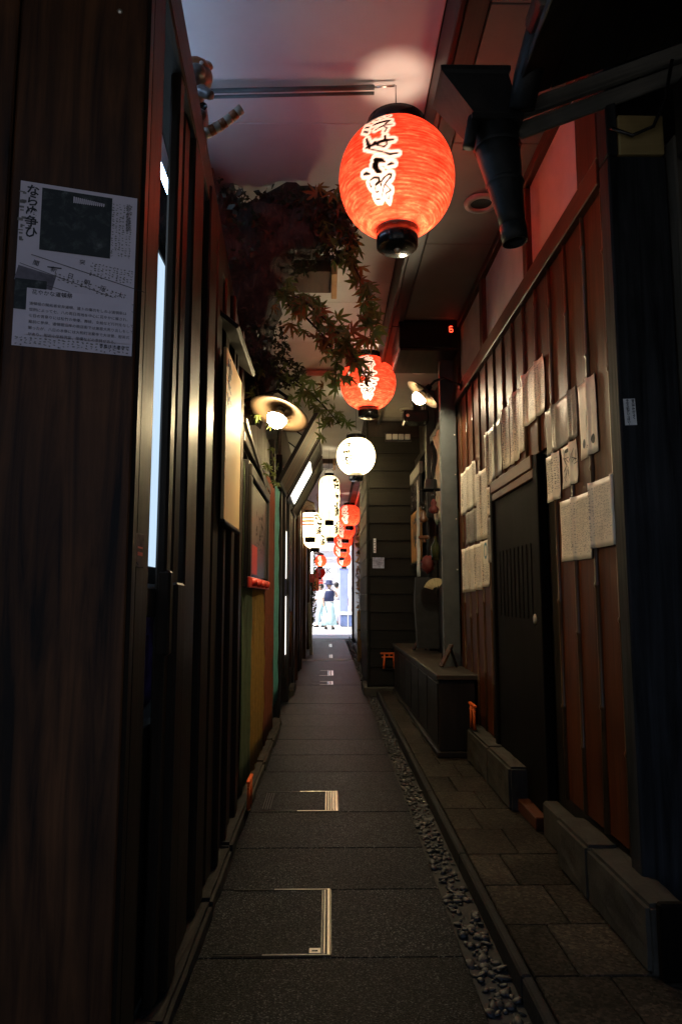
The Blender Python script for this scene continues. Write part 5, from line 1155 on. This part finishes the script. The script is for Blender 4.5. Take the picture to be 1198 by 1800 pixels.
def person(loc, rz, h, label, top, bottom, skirt, hat=None, stride=.12, armup=False, vest=None):
    s = h / 1.6; t = thing('person', label, 'person', loc, 'people in the street'); M = T(*loc, 0, 0, rz) @ Matrix.Diagonal((s, s, s, 1))
    f1, f2 = stride, -stride
    hp, nk, hd = ('hip', (0, 0, .88), (.14, .10)), ('neck', (0, .0, 1.35), .05), ('head', (0, -.01, 1.50), (.075, .09))
    ch = [[hp, ('waist', (0, 0, 1.02), (.115, .085)), ('chest', (0, 0, 1.2), (.14, .095)), ('sh', (0, 0, 1.30), (.12, .07)), nk, ('chin', (0, -.01, 1.42), (.06, .07)), hd, ('crown', (0, 0, 1.56), (.06, .07))]]
    for sx, f in ((-1, f1), (1, f2)):
        ch.append([hp, ('th%d' % sx, (sx * .09, f * .3, .78), .085), ('kn%d' % sx, (sx * .09, f * .7 - .02, .46), .055), ('an%d' % sx, (sx * .09, f + .03, .09), .036), ('to%d' % sx, (sx * .095, f - .10, .035), .034)])
    for sx, f in ((-1, f2), (1, f1)):
        if armup and sx == 1: pts = [('el%d' % sx, (sx * .24, -.10, 1.10), .036), ('wr%d' % sx, (sx * .16, -.27, 1.22), .027), ('ha%d' % sx, (sx * .13, -.33, 1.26), .028)]
        else: pts = [('el%d' % sx, (sx * .235, f * .3 + .02, 1.06), .036), ('wr%d' % sx, (sx * .25, f * .8 - .06, .85), .026), ('ha%d' % sx, (sx * .25, f * .9 - .09, .76), .03)]
        ch.append([('sh', (0, 0, 1.30), (.12, .07)), ('s%d' % sx, (sx * .165, 0, 1.28), .055)] + pts)
    skinned('body', ch, SKIN, t, M)
    loft('top', [((0, 0, .92), .165, .125), ((0, 0, 1.03), .15, .115), ((0, 0, 1.2), .185, .13), ((0, 0, 1.30), .17, .11), ((0, 0, 1.365), .075, .07)], top, t, M)
    for sx, f in ((-1, f2), (1, f1)):
        if armup and sx == 1: a, b = (sx * .16, 0, 1.29), (sx * .235, -.09, 1.11)
        else: a, b = (sx * .16, 0, 1.29), (sx * .235, f * .25 + .02, 1.07)
        bm = bmesh.new(); tube_bm(bm, [a, ((a[0] + b[0]) / 2 + sx * .01, (a[1] + b[1]) / 2, (a[2] + b[2]) / 2), b], [.07, .062, .058], 12, False); put('sleeve', mesh_from(bm, 'sleeve', top, True), M, t)
    if vest: loft('vest', [((0, 0, .95), .175, .135), ((0, 0, 1.1), .178, .135), ((0, 0, 1.25), .195, .14), ((0, 0, 1.31), .16, .115)], vest, t, M)
    if skirt: loft('skirt', [((0, 0, .14), .27, .24 + stride * .5), ((0, 0, .4), .235, .21), ((0, 0, .7), .195, .16), ((0, 0, .97), .15, .115)], bottom, t, M, 28, .07)
    else:
        for sx, f in ((-1, f1), (1, f2)):
            bm = bmesh.new(); tube_bm(bm, [(sx * .07, 0, .97), (sx * .09, f * .3, .76), (sx * .09, f * .7 - .02, .46), (sx * .09, f + .02, .1)], [.115, .105, .085, .075], 14, False); put('trouser_leg', mesh_from(bm, 'trouser', bottom, True), M, t)
    for sx, f in ((-1, f1), (1, f2)):
        bm = bmesh.new(); bmesh.ops.create_icosphere(bm, subdivisions=2, radius=1)
        for v in bm.verts: v.co = Vector((sx * .095 + v.co.x * .048, f - .035 + v.co.y * .125, max(.004, .035 + v.co.z * .045)))
        put('shoe', mesh_from(bm, 'shoe', LACQ, True), M, t)
    bm = bmesh.new(); bmesh.ops.create_icosphere(bm, subdivisions=3, radius=1)
    for v in bm.verts:
        v.co = Vector((v.co.x * .094, v.co.y * .11 + .012, 1.515 + v.co.z * .108))
        if v.co.y < -.05 and v.co.z < 1.53: v.co.y += .06
    put('hair', mesh_from(bm, 'hair', HAIR, True), M, t)
    for sx in (-1, 1): put('eye', lathe_mesh([(.0001, .003), (.008, 0)], LACQ, 8), M @ T(sx * .03, -.098, 1.505, rad(90), 0, 0), t)
    put('nose', lathe_mesh([(.0001, .02), (.012, -.012)], SKIN, 8), M @ T(0, -.102, 1.478, rad(70), 0, 0), t)
    if hat: put('hat', lathe_mesh([(.185, -.02), (.19, -.012), (.11, .008), (.105, .08), (.085, .11), (.0001, .115)], hat, 26), M @ T(0, .01, 1.555, rad(8), 0, 0), t)
    return t
NAVY = plain('navy_cloth', (.02, .03, .10), .7, .2, 20); AQUA = plain('pale_aqua_cloth', (.5, .72, .74), .7, .08, 12); WHC = plain('white_cloth', (.78, .78, .78), .7, .05, 12); BEI = plain('beige_cloth', (.68, .63, .58), .7, .1, 12)
person((.005, 23.6, 0), rad(20), 1.55, 'person in a navy hat and vest with a long pale aqua skirt, arm raised', WHC, AQUA, True, NAVY, .10, True, NAVY)
person((-.29, 25.2, 0), rad(-60), 1.52, 'dark haired person in white walking at the left of the street', WHC, AQUA, False, None, .2)
person((.30, 27.6, 0), rad(150), 1.62, 'person in beige and white behind the one with the navy hat', BEI, WHC, True, None, .08)
person((.98, 29.0, 0), rad(10), 1.5, 'person in white standing by the vertical sign at the right', WHC, BEI, False, None, .06)
t = thing('shoulder_bag', 'long navy bag carried low beside the person in white', 'bag', (-.15, 24.9, .25)); bm = bmesh.new(); tube_bm(bm, [(-.20, 24.7, .30), (-.17, 24.7, .42), (-.12, 24.7, .62)], [.04, .085, .05], 12); put('bag_body', mesh_from(bm, 'bag', NAVY, True), None, t); tube('strap', [(-.12, 24.7, .62), (-.16, 24.85, .9), (-.22, 25.05, 1.05)], .012, NAVY, t, 6)
